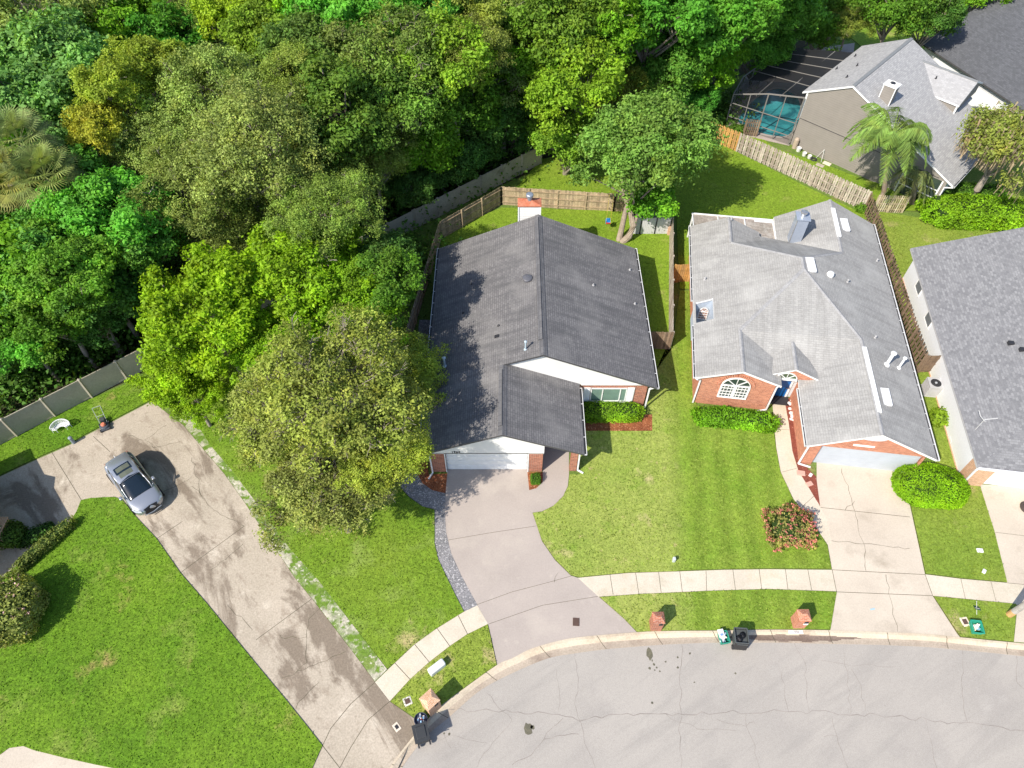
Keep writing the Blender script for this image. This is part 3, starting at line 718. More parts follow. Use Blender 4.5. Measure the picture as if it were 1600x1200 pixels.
# ridge and hip caps
def cap(a, b, w=.12):
    a, b = Vector(a), Vector(b); d = (b - a); n = Vector((-d.y, d.x, 0)).normalized()
    for sg in (-1, 1):
        mb.slab([a + Vector((0,0,.035)), b + Vector((0,0,.035)), b + n*sg*w + Vector((0,0,-.015)), a + n*sg*w + Vector((0,0,-.015))], .03, 2)
for a, b in (((gl,tf,zl),(gl,3.45,zl)), ((gl,3.45,zl),(ap,7.95,za)), ((ap,7.95,za),(ap,9.0,za)), ((ap,7.95,za),(gr,3.5,zg)), ((gr,3.5,zg),(gr,-3.75,zg)), ((ap,9,za),(gl-.1,11.8,zl)), ((ap,9,za),(gr,11.6,zg)), ((gr,11.6,zg),(gr,17.45,zg)), ((gl-.1,11.8,zl),(gl-.1,14.6,zl)), ((5.95,.75,dz),(5.95,3.4,dz))):
    cap(a, b)
CAP2 = natural('pale_cap_shingles', (.34,.34,.345), (.28,.28,.29), 2, 10, .2, bump=.3)
roof2 = mb.build('roof', [ROOF2, WHITE, CAP2], H2)
# walls
mb = MB()
t0 = .28
mb.poly([(.4,t0,0),(5.0,t0,0),(5.0,t0,2.78),(gl,t0,zl-.17),(.4,t0,2.9)])
mb.poly([(5.0,t0,0),(5.0,t0+1.6,0),(5.0,t0+1.6,2.9),(5.0,t0,2.78)])
mb.poly([(.4,t0,0),(.4,4.55,0),(.4,4.55,2.9),(.4,t0,2.9)][::-1]); mb.poly([(.4,4.55,0),(.4,6.65,0),(.4,6.65,1.2),(.4,4.55,1.2)][::-1]); mb.poly([(.4,6.65,0),(.4,14.3,0),(.4,14.3,2.9),(.4,6.65,2.9)][::-1])
mb.poly([(6.75,-3.55,0),(7.15,-3.55,0),(7.45,-3.55,0),(7.45,-3.55,2.1),(13.3,-3.55,2.1),(13.3,-3.55,2.53),(gr,-3.55,zg-.17),(6.75,-3.55,2.5)])
mb.poly([(13.2,-3.55,0),(13.35,-3.55,0),(13.35,-3.55,2.5),(13.2,-3.55,2.5)])
mb.poly([(6.75,-3.55,0),(6.75,1.6,0),(6.75,1.6,2.5),(6.75,-3.55,2.5)][::-1])
mb.poly([(13.35,-3.55,0),(13.35,16.8,0),(13.35,16.8,2.5),(13.35,-3.55,2.5)])
mb.poly([(5.0,1.58,0),(6.75,1.58,0),(6.75,1.58,2.5),(5.0,1.58,2.8)], 1)
mb.poly([(.4,14.3,0),(5.0,14.3,0),(5.0,14.3,2.7),(gl,14.3,zl-.2),(.4,14.3,2.9)][::-1])
mb.poly([(6.5,16.8,0),(13.35,16.8,0),(13.35,16.8,2.5),(gr,16.8,zg-.2),(6.5,16.8,2.5)][::-1])
mb.poly([(4.55,.85,2.7),(7.4,.85,2.7),(7.4,.85,2.95),(5.95,.85,3.58),(4.55,.85,2.95)])
mb.poly([(7.45,-3.55,0),(7.45,-3.33,0),(7.45,-3.33,2.1),(7.45,-3.55,2.1)]); mb.poly([(7.45,-3.55,2.1),(7.45,-3.33,2.1),(13.3,-3.33,2.1),(13.3,-3.55,2.1)])
mb.build('wall', [BRICK2, siding('blue_grey_entry_wall', (.55,.60,.64), .2)], H2)
mb = MB(); mb.box(.45, 4.95, .35, 4.5, 2.55, 2.6); mb.box(1.4, 4.95, 4.5, 14.2, 2.55, 2.6); mb.box(4.95, 13.3, 1.9, 16.7, 2.25, 2.3); mb.box(6.8, 13.3, -3.3, 1.9, 2.25, 2.3); mb.build('ceiling', [OFFW], H2)
GDB = siding('pale_blue_garage_door', (.46,.50,.56), .105)
mb = MB()
for k in range(4): mb.box(7.47, 13.25, -3.36, -3.32, .02+k*.52, .53+k*.52)
mb.build('garage_door', [GDB], H2)
mb = MB(); mb.poly([(9.3+.75*math.cos(a)+.6, -3.58, 3.45+.28*math.sin(a)) for a in [math.pi*2*k/20 for k in range(20)]]); mb.build('gable_vent', [plain('vent_panel', (.55,.60,.66), .5)], H2)
mb = MB(); mb.box(9.05, 10.25, -3.6, -3.56, 2.52, 2.66); nb = mb.build('number_board', [WHITE], H2)
# arched window of the front gable
def arched(parent, s0, s1, zb, zm, t, rise, cols, rows_, gm, ft=.05, name='window', split=True):
    c = (s0+s1)/2; r_ = (s1-s0)/2
    arc = [(c + r_*math.cos(a), t, zm + rise*math.sin(a)) for a in [math.pi*k/24 for k in range(25)]]
    mb = MB(); mb.poly([(s0,t,zb),(s1,t,zb)] + arc); w = mb.build(name, [gm], parent)
    mb = MB()
    def fr(a, b, ww): mb.bar(a, b, ww, .05)
    o = lambda p: (p[0], p[1]-.03, p[2])
    for a, b in zip(arc, arc[1:]): fr(o(a), o(b), ft*2)
    for a, b in (((s0,t,zb),(s0,t,zm)),((s1,t,zb),(s1,t,zm)),((s0-.05,t,zb),(s1+.05,t,zb)),((s0,t,zm),(s1,t,zm))): fr(o(a), o(b), ft*2.4)
    if split: fr(o((c,t,zb)), o((c,t,zm)), ft*4); 
    if split: fr(o((s0,t,(zb+zm)/2)), o((s1,t,(zb+zm)/2)), ft*1.5)
    for k in range(1, cols): fr(o((s0+(s1-s0)*k/cols,t,zb)), o((s0+(s1-s0)*k/cols,t,zm)), ft*.6)
    for k in range(1, rows_): fr(o((s0,t,zb+(zm-zb)*k/rows_)), o((s1,t,zb+(zm-zb)*k/rows_)), ft*.6)
    for a in (45, 90, 135): fr(o((c,t,zm)), o((c+r_*math.cos(R(a)),t,zm+rise*math.sin(R(a)))), ft*.7)
    mb.build('window_frame', [WIN], w); return w
DG = glass('dark_window_glass', (.03,.045,.04), .08)
arched(H2, 1.78, 3.5, 1.0, 2.2, t0-.02, .75, 8, 4, DG)
mb = MB()       # soldier course of brick round the arch
for k in range(25):
    a = math.pi*k/24; mb.bar((2.64+1.0*math.cos(a), t0-.03, 2.2+.9*math.sin(a)), (2.64+1.16*math.cos(a), t0-.03, 2.2+1.06*math.sin(a)), .11, .05)
mb.build('brick_arch', [BRICK2], H2)
DG2 = glass('fanlight_glass', (.05,.09,.05), .1)
arched(H2, 5.0, 6.25, 2.62, 2.72, .83, .55, 1, 1, DG2, ft=.035, split=False)
# entry door
BLUE = plain('bright_blue_door', (.01,.13,.42), .35)
mb = MB(); mb.box(5.45, 6.35, 1.50, 1.56, .05, 2.05); dr = mb.build('front_door', [BLUE], H2)
mb = MB(); mb.lathe((6.25,1.47,1.0), [(.03,-.03),(.045,0),(.03,.03)], 10); mb.build('handle', [plain('brass', (.5,.35,.1), .3, .9)], dr)
mb = MB(); mb.box(5.35,5.44,1.47,1.57,0,2.12); mb.box(6.36,6.48,1.47,1.57,0,2.12); mb.box(5.35,6.48,1.47,1.57,2.06,2.16); mb.build('door_frame', [WHITE], dr)
mb = MB(); mb.box(5.2, 6.6, .8, 1.5, .03, .09); mb.build('doorstep', [DARKM], H2)
# light well cut into the left slope, with its little arched window
mb = MB(); WELL = plain('pale_blue_render', (.44,.50,.58), .7)
x0, x1, ya, yb = .14, 1.22, 4.6, 6.6; zt = L2(.14,0)-.17; zt1 = L2(1.22,0)-.17
mb.poly([(x0,yb-.02,1.2),(x1,yb-.02,1.2),(x1,yb-.02,zt1+.0),(x0,yb-.16,zt)])
mb.poly([(x0,ya,1.2),(x0,yb,1.2),(x0,yb,zt),(x0,ya,zt)]); mb.poly([(x1,ya,1.2),(x1,yb,1.2),(x1,yb,zt1),(x1,ya,zt1)][::-1])
mb.poly([(x0,ya,1.2),(x1,ya,1.2),(x1,ya,zt1),(x0,ya,zt)]); mb.poly([(x0,ya,1.2),(x1,ya,1.2),(x1,yb,1.2),(x0,yb,1.2)])
well = mb.build('light_well', [WELL], H2)
PK = glass('rosy_window_glass', (.30,.19,.16), .3)
arched(H2, .55, 1.15, 1.45, 2.15, 6.5, .38, 3, 3, PK, ft=.014, split=False)
# metal chimney box on the rear wing
bx = on2(1240, 380, lambda s, t: 2.6 + .405*(s-6.35)); s_, t_ = bx.x + .05, bx.y + .45
mb = MB(); BM = plain('blue_grey_sheet_metal', (.36,.41,.50), .35, .3)
mb.box(s_-.38, s_+.42, t_-.4, t_+.4, bx.z-.5, bx.z+2.05, 0); mb.box(s_-.46, s_+.5, t_-.48, t_+.48, bx.z+2.05, bx.z+2.12, 0)
mb.box(s_-.41, s_-.36, t_-.43, t_-.38, bx.z-.5, bx.z+2.05, 1)
mb.lathe((s_,t_,bx.z+2.1), [(.17,0),(.17,.28),(.24,.29),(.24,.42),(.05,.48)], 14, 1)
mb.build('chimney', [BM, plain('bright_flue_metal', (.6,.6,.6), .25, .8)], roof2)
# white ridge vents, skylights, flues
def lay(a, b, w, h, f, mat, name):
    A, B = on2(a[0], a[1], f), on2(b[0], b[1], f); mb = MB()
    mb.bar(A + Vector((0,0,h*.3)), B + Vector((0,0,h*.3)), w, h); return mb.build(name, [mat], roof2)
lay((1301,326),(1311,370),.30,.10,R2,WHITE,'ridge_vent'); lay((1350,543),(1374,645),.26,.10,R2,WHITE,'ridge_vent')
SKY = plain('skylight_dome', (.72,.73,.76), .2)
lay((1317,343),(1322,361),.55,.14,R2,SKY,'skylight'); lay((1264,404),(1269,425),.55,.14,R2,SKY,'skylight'); lay((1381,608),(1387,634),.5,.14,R2,SKY,'skylight')
FR2 = lambda s, t: za - .40*(7.95-t)
p = on2(1319,534,FR2); mb = MB(); mb.box(p.x-.2,p.x+.2,p.y-.15,p.y+.25,p.z-.1,p.z+.22); mb.build('roof_vent', [WHITE], roof2)
p = on2(1297,430,R2); mb = MB(); mb.lathe(p-Vector((0,0,.05)), [(.24,0),(.24,.15),(.2,.26),(.08,.3)], 16); mb.build('roof_vent', [WHITE], roof2)
for x, y, r_, h, mt in [(1324,441,.045,.25,LEAD),(1367,528,.045,.2,LEAD),(1370,408,.045,.2,LEAD),(1385,570,.10,1.15,WHITE),(1404,575,.07,1.0,WHITE)]:
    vent(roof2, on2(x, y, R2), r_, h, mt)
vent(roof2, on2(1101,437,L2), .05, .2, LEAD)
vent(roof2, on2(1143,342,L2), .04, .15, LEAD)
gutter(H2, 'gutter', (0,0,EL), (0,4.4,EL), (-1,0,0)); gutter(H2, 'gutter', (0,6.7,EL), (0,14.5,EL), (-1,0,0))
gutter(H2, 'gutter', (W2,-3.95,ER), (W2,17,ER), (1,0,0)); gutter(H2, 'gutter', (6.42,-3.95,ER), (6.42,.3,ER), (-1,0,0))
downspout(H2, [(5.15,.15,2.8),(5.05,.2,2.5),(5.05,.2,.15),(4.5,.05,.1)])
downspout(H2, [(6.5,-3.9,2.4),(6.68,-3.65,2.1),(6.68,-3.65,.12),(7.4,-3.8,.08)])
downspout(H2, [(.1,-.05,2.8),(.38,.2,2.5),(.38,.2,.1)])
# rear patio cover, sheets on light rafters
mb = MB()
PAT = natural('dirty_patio_sheet', (.36,.31,.28), (.28,.25,.22), .8, 5, .3, [((.45,.43,.40), 1.0, .52, .7)], bump=.1)
for a, b in ((.3,2.2),(2.22,4.2),(4.22,6.3)): mb.slab([(a,14.45,2.42),(b,14.45,2.42),(b,16.7,2.28),(a,16.7,2.28)], .05, 0)
for s in (.3, 2.2, 4.2, 6.3): mb.bar((s,14.4,2.46),(s,16.75,2.32),.07,.07,1)
mb.bar((.25,16.72,2.3),(6.35,16.72,2.3),.09,.12,1)
for s in (.35, 3.2): mb.box(s-.05, s+.05, 16.6, 16.7, 0, 2.25, 1)
mb.build('patio_cover', [PAT, WHITE], H2)

# ================================================================ far right house
H4O = at(1528, 731, 2.6); H4O.z = 0
H4 = thing('house', 'white walled house with mottled grey shingle roof at the right edge', 'house', H4O, R(-7.86))
mb = MB(); k4 = .42
mb.slab([(0,0,2.6),(8.5,8.5,6.17),(8.5,18.72,6.17),(0,18.72,2.6)], .15, 0, 1)
mb.slab([(0,0,2.6),(17,0,2.6),(8.5,8.5,6.17)], .15, 0, 1); mb.slab([(17,0,2.6),(17,18.72,2.6),(8.5,18.72,6.17),(8.5,8.5,6.17)], .15, 0, 1)
roof4 = mb.build('roof', [ROOF4, plain('grey_fascia', (.45,.45,.46), .6)], H4)
mb = MB(); W4 = natural('white_stucco', (.74,.76,.79), (.70,.72,.75), .6, 9, .05, bump=.1)
mb.box(.42, 16.5, 1.2, 18.3, 0, 2.5, 0); mb.box(.42, .75, .45, 1.2, 0, 2.5, 1); mb.box(.75, 1.5, .45, .9, 0, 2.5, 2)
mb.poly([(.42,18.31,2.4),(.42,18.31,2.5),(8.5,18.31,6.0),(16.5,18.31,2.5),(16.5,18.31,2.4)][::-1], 0)
mb.box(.36, .42, 1.2, 18.3, 0, .12, 1)
mb.build('wall', [W4, BRICK3, BRICK3], H4)
mb = MB()
for k in range(4): mb.box(1.5, 6.4, .7, .75, .02+k*.55, .56+k*.55)
mb.build('garage_door', [WHITE], H4)
for (px, py) in ((1432,446),(1447,496)):
    p = H4W_p = Matrix.Rotation(R(7.86), 4, 'Z') @ (at(px, py, 1.75) - H4O)
    mb = MB(); mb.poly([(.405,p.y-.55,1.2),(.405,p.y+.55,1.2),(.405,p.y+.55,2.35),(.405,p.y-.55,2.35)][::-1]); w = mb.build('window', [glass('grey_window_glass', (.14,.15,.16), .15)], H4)
    mb = MB()
    for a, b in (((.4,p.y-.55,1.2),(.4,p.y+.55,1.2)),((.4,p.y-.55,2.35),(.4,p.y+.55,2.35)),((.4,p.y-.55,1.2),(.4,p.y-.55,2.35)),((.4,p.y+.55,1.2),(.4,p.y+.55,2.35))): mb.bar(a, b, .07)
    mb.build('window_frame', [WIN], w)
mb = MB(); mb.bar((-.0,-.06,2.62),(17,-.06,2.62),.1,.13); mb.build('gutter', [GUTW], H4)
downspout(H4, [(.0,-.05,2.5),(.38,.38,2.2),(.38,.38,.1)])
H4W = Matrix.Rotation(R(7.86), 4, 'Z') @ Matrix.Translation(-H4O)
l4 = lambda s, t: 2.6 + k4 * s
for x, y in ((1579,537),(1597,547)):
    p = onplane(x, y, l4, H4W); mb = MB(); mb.box(p.x-.16,p.x+.16,p.y-.13,p.y+.13,p.z-.1,p.z+.14); mb.build('roof_vent', [DARKM], roof4)
# tv aerial on the roof edge
p = onplane(1524, 671, l4, H4W); mb = MB()
mb.tube([p, p+Vector((.0,0,1.0))], .02, 6); mb.bar(p+Vector((0,0,1)), p+Vector((.7,.1,1.15)), .05, .03); mb.bar(p+Vector((-.3,.1,1.2)), p+Vector((.05,-.1,.95)), .05, .03); mb.bar(p+Vector((-.35,.4,1.3)), p+Vector((-.3,.1,1.2)), .04, .03)
mb.build('aerial', [plain('aerial_metal', (.5,.5,.5), .4)], roof4)

# ================================================================ taupe house with the pool, turned about 43 degrees
H3O = at(1234, 225); H3O.z = 0
H3 = thing('house', 'taupe gabled house with light grey roof beside the screened pool', 'house', H3O, R(-43.5))
H3W = Matrix.Rotation(R(43.5), 4, 'Z') @ Matrix.Translation(-H3O)
mb = MB(); T = .16
up, zp3, D3 = 3.4, 6.95, 10.6
kr = (zp3 - 2.55) / (13.75 - up)
zR = lambda u: zp3 - kr * (u - up)
mb.slab([(-.4,-.15,4.95),(up,-.15,zp3),(up,D3,zp3),(-.4,D3,4.95)], T, 0, 1)
mb.slab([(up,-.15,zp3),(13.75,-.15,2.55),(13.75,6.9,2.55),(10.2,6.9,zR(10.2)),(10.2,D3,zR(10.2)),(up,D3,zp3)], T, 0, 1)
zc, ze_, vc = 6.05, 4.95, 9.4
mb.slab([(5.3,vc,zc+.05),(10.15,vc,zc),(10.15,6.85,ze_),(7.6,6.85,ze_+.05)], .14, 2, 1)
mb.slab([(5.3,vc,zc+.05),(10.15,vc,zc),(10.15,11.9,ze_),(7.6,11.9,ze_)], .14, 2, 1)
mb.slab([(10.2,6.9,zR(10.2)-.02),(14.3,6.9,2.4),(14.3,9.6,2.4),(10.2,9.6,zR(10.2)-.02)], .14, 0, 1)
def capx(a, b, w=.14, m=3):
    a, b = Vector(a), Vector(b); d = (b - a); n = Vector((-d.y, d.x, 0)).normalized()
    for sg in (-1, 1): mb.slab([a + Vector((0,0,.05)), b + Vector((0,0,.05)), b + n*sg*w, a + n*sg*w], .04, m)
capx((up,-.1,zp3),(up,D3,zp3)); capx((5.3,vc,zc+.05),(10.15,vc,zc))
roof3 = mb.build('roof', [ROOF3, WHITE, shingle('pale_grey_shingles', (.42,.42,.43), (.34,.34,.35), contrast=.2, streak=.08), plain('ridge_metal', (.2,.21,.22), .6)], H3)
TAUPE = siding('taupe_siding', (.255,.235,.215), .19, .8)
mb = MB()
mb.poly([(0,0,0),(13.2,0,0),(13.2,0,2.7),(up,0,zp3-.18),(0,0,5.0)], 0)
mb.poly([(0,0,0),(0,D3-.2,0),(0,D3-.2,5.0),(0,0,5.0)][::-1], 0)
mb.poly([(13.2,0,0),(13.2,13,0),(13.2,13,2.5),(13.2,0,2.5)], 1)
mb.poly([(0,D3-.3,0),(10,D3-.3,0),(10,D3-.3,zR(10)-.2),(up,D3-.3,zp3-.2),(0,D3-.3,5.0)][::-1], 0)
mb.poly([(10.0,7.0,zR(10)-.1),(10.0,11.8,zR(10)-.1),(10.0,11.8,4.85),(10.0,vc,5.9),(10.0,7.0,4.85)], 0)
mb.poly([(7.7,7.0,4.4),(10.0,7.0,4.0),(10.0,7.0,4.85),(7.7,7.0,4.95)], 0)
mb.box(-.06, .08, -.06, .08, 2.6, 5.0, 2); mb.box(9.95, 10.07, 6.93, 7.05, 3.9, 4.9, 2)
mb.bar((0,-.01,2.62),(12.5,-.01,2.62),.03,.03,3)
mb.build('wall', [TAUPE, W4, WHITE, DARKM], H3)
r3 = lambda s, t: zR(s)
p = onplane(1381, 158, r3, H3W); mb = MB()
mb.box(p.x-.5,p.x+.5,p.y-.05,p.y+.75,p.z-.6,p.z+1.25,0)
for a in (-.52, .46): mb.box(p.x+a,p.x+a+.07,p.y-.08,p.y-.04,p.z-.25,p.z+1.25,1)
mb.box(p.x-.56,p.x+.56,p.y-.12,p.y+.82,p.z+1.25,p.z+1.33,1); mb.box(p.x-.5,p.x+.5,p.y-.085,p.y-.05,p.z-.3,p.z-.2,1)
mb.lathe((p.x,p.y+.35,p.z+1.3), [(.34,0),(.34,.12),(.3,.14),(.3,.05)], 16, 1); mb.lathe((p.x,p.y+.35,p.z+1.34), [(.22,0),(.2,.1)], 12, 2)
mb.build('chimney', [TAUPE, WHITE, DARKM], roof3)
l3 = lambda s, t: 4.95 + (zp3-4.95)/(up+.4)*(s+.4)
for x, y, f in ((1307,108,l3),(1339,103,l3),(1323,121,l3),(1336,88,l3),(1462,123,lambda s,t: zc-(vc-t)*.43)):
    p = onplane(x, y, f, H3W); vent(roof3, p, .05, .3, DARKM, cap=False)
gutter(H3, 'gutter', (13.75,-.15,2.55), (13.75,6.9,2.55), (1,0,0))
downspout(H3, [(13.8,-.1,2.4),(13.2,-.05,2.1),(13.2,-.05,.1)])
# porch at the low corner with its white posts and screens
mb = MB()
for u in (9.9, 11.4, 12.9): mb.box(u-.06,u+.06,-.1,0,0,2.5,0)
for z in (.9, 1.6): mb.bar((9.9,-.06,z),(12.9,-.06,z),.06,.06,0)
mb.poly([(9.9,-.03,.0),(12.9,-.03,.0),(12.9,-.03,2.5),(9.9,-.03,2.5)], 1)
mb.build('window', [WHITE, DG], H3)

# ================================================================ dark roofed house top right, and a further one behind
E1 = at(1438, 66, 3.0); E2 = at(1578, 158, 3.0); e = (E2 - E1); e.z = 0; ez = e.normalized(); en = Vector((-ez.y, ez.x, 0))
H5 = thing('house', 'house with large dark slate-grey roof and white walls in the top right corner', 'house', (E1.x, E1.y, 0), math.atan2(ez.y, ez.x))
Lh = 22.0; Dh = 9.3; zr5 = 3.0 + .42 * Dh
mb = MB(); mb.slab([(0,0,3.0),(Lh,0,3.0),(Lh,Dh,zr5),(0,Dh,zr5)], .15, 0, 1); mb.slab([(0,Dh,zr5),(Lh,Dh,zr5),(Lh,2*Dh,3.0),(0,2*Dh,3.0)], .15, 0, 1)
roof5 = mb.build('roof', [ROOF5, DRIP], H5)
mb = MB(); mb.box(.4, Lh-.4, .5, 2*Dh-.5, 0, 2.88); mb.poly([(.4,.5,2.8),(.4,Dh,zr5-.2),(.4,2*Dh-.5,2.8)]); mb.build('wall', [W4], H5)
mb = MB(); mb.box(6.5, 6.56, .46, .5, 0, 2.4, 0); mb.box(11.5, 11.56, .46, .5, 0, 2.4, 0); mb.box(6.5,11.5,.46,.5,2.3,2.36,0); mb.build('garage_door', [GUTW], H5)
vent(roof5, (9.5, 4.2, 3.0+.42*4.2), .06, .25, DARKM, cap=False); vent(roof5, (3.2, 8.4, 3.0+.42*8.4), .08, .3, WHITE, cap=False)
H6p = at(1585, 18, 0)
H6 = thing('house', 'pale tan roofed house with white wall, furthest back in the top right corner', 'house', (H6p.x, H6p.y, 0), R(-20))
mb = MB(); mb.slab([(-3,2.2,3.0),(14,2.2,3.0),(14,8,5.6),(-3,8,5.6)], .15, 0, 1); mb.build('roof', [shingle('tan_shingles', (.52,.43,.33), (.46,.38,.29), contrast=.2, streak=.1), WHITE], H6)
mb = MB(); mb.box(-2.6, 13.6, 2.8, 12, 0, 2.85); mb.build('wall', [W4], H6)
mb = MB(); mb.box(-2.2,-.6,2.74,2.8,.4,2.1,0); mb.box(-.3,1.2,2.74,2.8,.4,2.1,0); mb.build('window', [DG], H6)

# ================================================================ house past the left edge: its roof shades the drive
sh = Vector((1.92, 1.72, 0)) * 1.04
H0 = thing('brick_house', 'red brick house mostly past the left edge, only a wall corner showing', 'house', (-34, 15, 0))
M0 = Matrix.Translation((34, -15, 0))
edge = [at(x, y) - sh for x, y in ((50,700),(59,720),(70,741),(87,745),(85,762),(112,810),(76,833),(50,862),(0,903))]
mb = MB(); mb.M = M0
pts = [Vector((-44, 14.5, 2.6)), Vector((-44, 22, 2.6)), Vector((at(0,722).x - sh.x, at(0,722).y - sh.y, 2.6))] + [Vector((p.x, p.y, 2.6)) for p in edge]
mb.slab(pts, .2, 0, 1)
mb.build('roof', [ROOF1, WHITE], H0)
mb = MB(); mb.M = M0; mb.box(-43.5, -31.0, 14.0, 19.6, 0, 2.4); mb.build('wall', [BRICK1], H0)
c0 = at(17, 856, .0); mb = MB(); mb.M = M0
mb.box(c0.x-3.0, c0.x, c0.y-.0, c0.y+1.2, 0, 1.3, 0); mb.box(c0.x-3.05, c0.x+.05, c0.y-.05, c0.y+1.25, 1.3, 1.36, 0)
mb.build('brick_planter', [BRICK3], H0)
# ---------------------------------------------------------------- foliage
def leafmesh(name, C, Nn, size, tint, mat, aspect=0.55, rng=None):
    n = len(C)
    rnd = rng.normal(size=(n, 3))
    a = np.cross(Nn, rnd); a /= np.linalg.norm(a, axis=1)[:, None] + 1e-9
    b = np.cross(Nn, a)
    s = size[:, None]
    fold = Nn * s * 0.18
    V = np.empty((n, 4, 3))
    V[:, 0] = C - a * s * .5; V[:, 1] = C + b * s * aspect * .5 + fold; V[:, 2] = C + a * s * .5; V[:, 3] = C - b * s * aspect * .5 + fold
    return quads(name, V, tint, mat)
def quads(name, V, tint, mat):
    n = len(V); me = bpy.data.meshes.new(name)
    me.vertices.add(n * 4); me.loops.add(n * 4); me.polygons.add(n)
    me.vertices.foreach_set('co', V.reshape(-1).astype(np.float32))
    me.loops.foreach_set('vertex_index', np.arange(n * 4, dtype=np.int32))
    me.polygons.foreach_set('loop_start', np.arange(0, n * 4, 4, dtype=np.int32))
    me.polygons.foreach_set('loop_total', np.full(n, 4, dtype=np.int32))
    at_ = me.attributes.new('tint', 'FLOAT_COLOR', 'POINT')
    t4 = np.ones((n, 4, 4)); t4[:, :, :3] = tint[:, None, :]
    at_.data.foreach_set('color', t4.reshape(-1).astype(np.float32))
    me.update(calc_edges=True); me.materials.append(mat)
    return me
def unit(v): return v / (np.linalg.norm(v, axis=-1, keepdims=True) + 1e-9)
def crown(seed, Rr, Hs, nl, lr, ntuft, nleaf, leaf, tr=.28, mat=None, hue=.25, flat=.25, name='crown', up=.45, hole=.0):
    """leaves gathered in tufts, tufts gathered on boughs, boughs spread through the crown's volume"""
    rg = np.random.default_rng(seed)
    d = unit(rg.normal(size=(nl, 3))); d[:, 2] = np.where(d[:, 2] < -flat, -d[:, 2], d[:, 2])
    rad = rg.uniform(.45, .92, nl) ** .8
    # uneven outline: a few big lumps push out
    lump = unit(rg.normal(size=(11, 3))); wt = rg.uniform(.45, 1, 11); w = (np.clip(d @ lump.T, 0, 1) ** 3 * wt).max(axis=1); rad *= .62 + .52 * w
    L = d * rad[:, None] * np.array([Rr, Rr, Hs]); L[:, :2] *= 1 + .08 * rg.normal(size=(nl, 1))
    lrad = rg.uniform(lr[0], lr[1], nl)
    td = unit(rg.normal(size=(nl, ntuft, 3)) + unit(L)[:, None] * .5 + np.array([0, 0, up]))
    Tc = L[:, None] + td * lrad[:, None, None] * rg.uniform(.7, 1.08, (nl, ntuft, 1)) * np.array([1, 1, .8])
    keep = rg.random((nl, ntuft)) > hole
    lobeb = rg.random(nl); lobeh = rg.random(nl) ** 2
    tb = rg.random((nl, ntuft))
    P = Tc[:, :, None] + rg.normal(size=(nl, ntuft, nleaf, 3)) * tr * np.array([1, 1, .6])
    Nn = unit(td[:, :, None] * .7 + rg.normal(size=P.shape) * .6 + np.array([0, 0, .5]))
    br = np.clip(.25 * lobeb[:, None, None] + .35 * tb[:, :, None] + .4 * rg.random(P.shape[:3]), 0, 1)
    hu = np.clip(hue * (lobeh[:, None, None] + .6 * rg.random((nl, ntuft, 1)) ** 3 + .3 * rg.random(P.shape[:3])), 0, 1)
    K = np.broadcast_to(keep[:, :, None], P.shape[:3])
    P = P[K]; Nn = Nn[K]; br = br[K]; hu = hu[K]
    tint = np.stack([br, hu, rg.random(len(br))], 1)
    return leafmesh(name, P, Nn, leaf * rg.uniform(.4, 1.55, len(P)), tint, mat or LEAF, rng=rg), L
def limb(mb, a, b, r0, r1, bend=.12, n=4, sides=6):
    a, b = Vector(a), Vector(b); L_ = (b - a).length; pts = []; rr = []
    off = Vector((random.uniform(-1,1), random.uniform(-1,1), random.uniform(-.3,.6))) * L_ * bend
    for k in range(n + 1):
        t = k / n; pts.append(a.lerp(b, t) + off * math.sin(math.pi * t)); rr.append(r0 + (r1 - r0) * t)
    mb.tube(pts, rr, sides, 0); return pts
def trunkmesh(seed, L, zc, r0=.28, nb=16, twigs=0, twl=(.5, 1.3), name='trunk', mat=None, sub=2):
    """L: bough centres relative to the crown centre at height zc"""
    random.seed(seed); mb = MB(); fork = Vector((0, 0, zc * .55))
    mb.tube([(0,0,-16),(0,0,-.2)], [r0*1.05, r0], 9, 0); limb(mb, (0,0,-.2), fork, r0, r0*.75, .04, 5, 9)
    idx = list(range(len(L))); random.shuffle(idx)
    for k in idx[:nb]:
        tgt = Vector(L[k]) + Vector((0,0,zc)); st = fork + Vector((0,0,random.uniform(-.1,.25)*zc*.4))
        pts = limb(mb, st, tgt, r0*.42, .035, .12)
        for q in range(sub):
            m_ = Vector(L[idx[(k*3+q*7+1) % len(idx)]]) + Vector((0,0,zc)); s_ = pts[2]
            if (m_ - s_).length < 4.5: limb(mb, s_, m_, r0*.2, .02, .12, 3, 5)
    for k in range(twigs):
        c = Vector(L[random.choice(idx)]); o = c.normalized(); st = c*random.uniform(.75,.95) + Vector((0,0,zc))
        dr = (o + Vector((random.gauss(0,.5), random.gauss(0,.5), random.uniform(-.3,.45)))).normalized()
        ln = random.uniform(*twl); e1 = st + dr*ln
        limb(mb, st, e1, .035, .012, .12, 2, 3)
        for q in range(4):
            s2 = st.lerp(e1, random.uniform(.3,.95)); d2 = (dr + Vector((random.gauss(0,.7),random.gauss(0,.7),random.gauss(0,.5)))).normalized()
            limb(mb, s2, s2 + d2*ln*.5, .02, .008, .1, 2, 3)
    o = mb.build(name, [mat or BARK]); me = o.data; bpy.data.objects.remove(o); return me
PROTO = {}
def proto(key, seed, Rr, Hs, zc, nl, lr, ntuft, nleaf, leaf, tr, mat=None, hue=.25, twigs=0, bark=None, nb=16, hole=0., r0=.28, flat=.25, up=.45, twl=(.5,1.3)):
    cm, L = crown(seed, Rr, Hs, nl, lr, ntuft, nleaf, leaf, tr, mat, hue, flat, up=up, hole=hole)
    tm = trunkmesh(seed, L, zc, r0, nb, twigs, twl, mat=bark)
    PROTO.setdefault(key, []).append((cm, tm, Rr, zc))
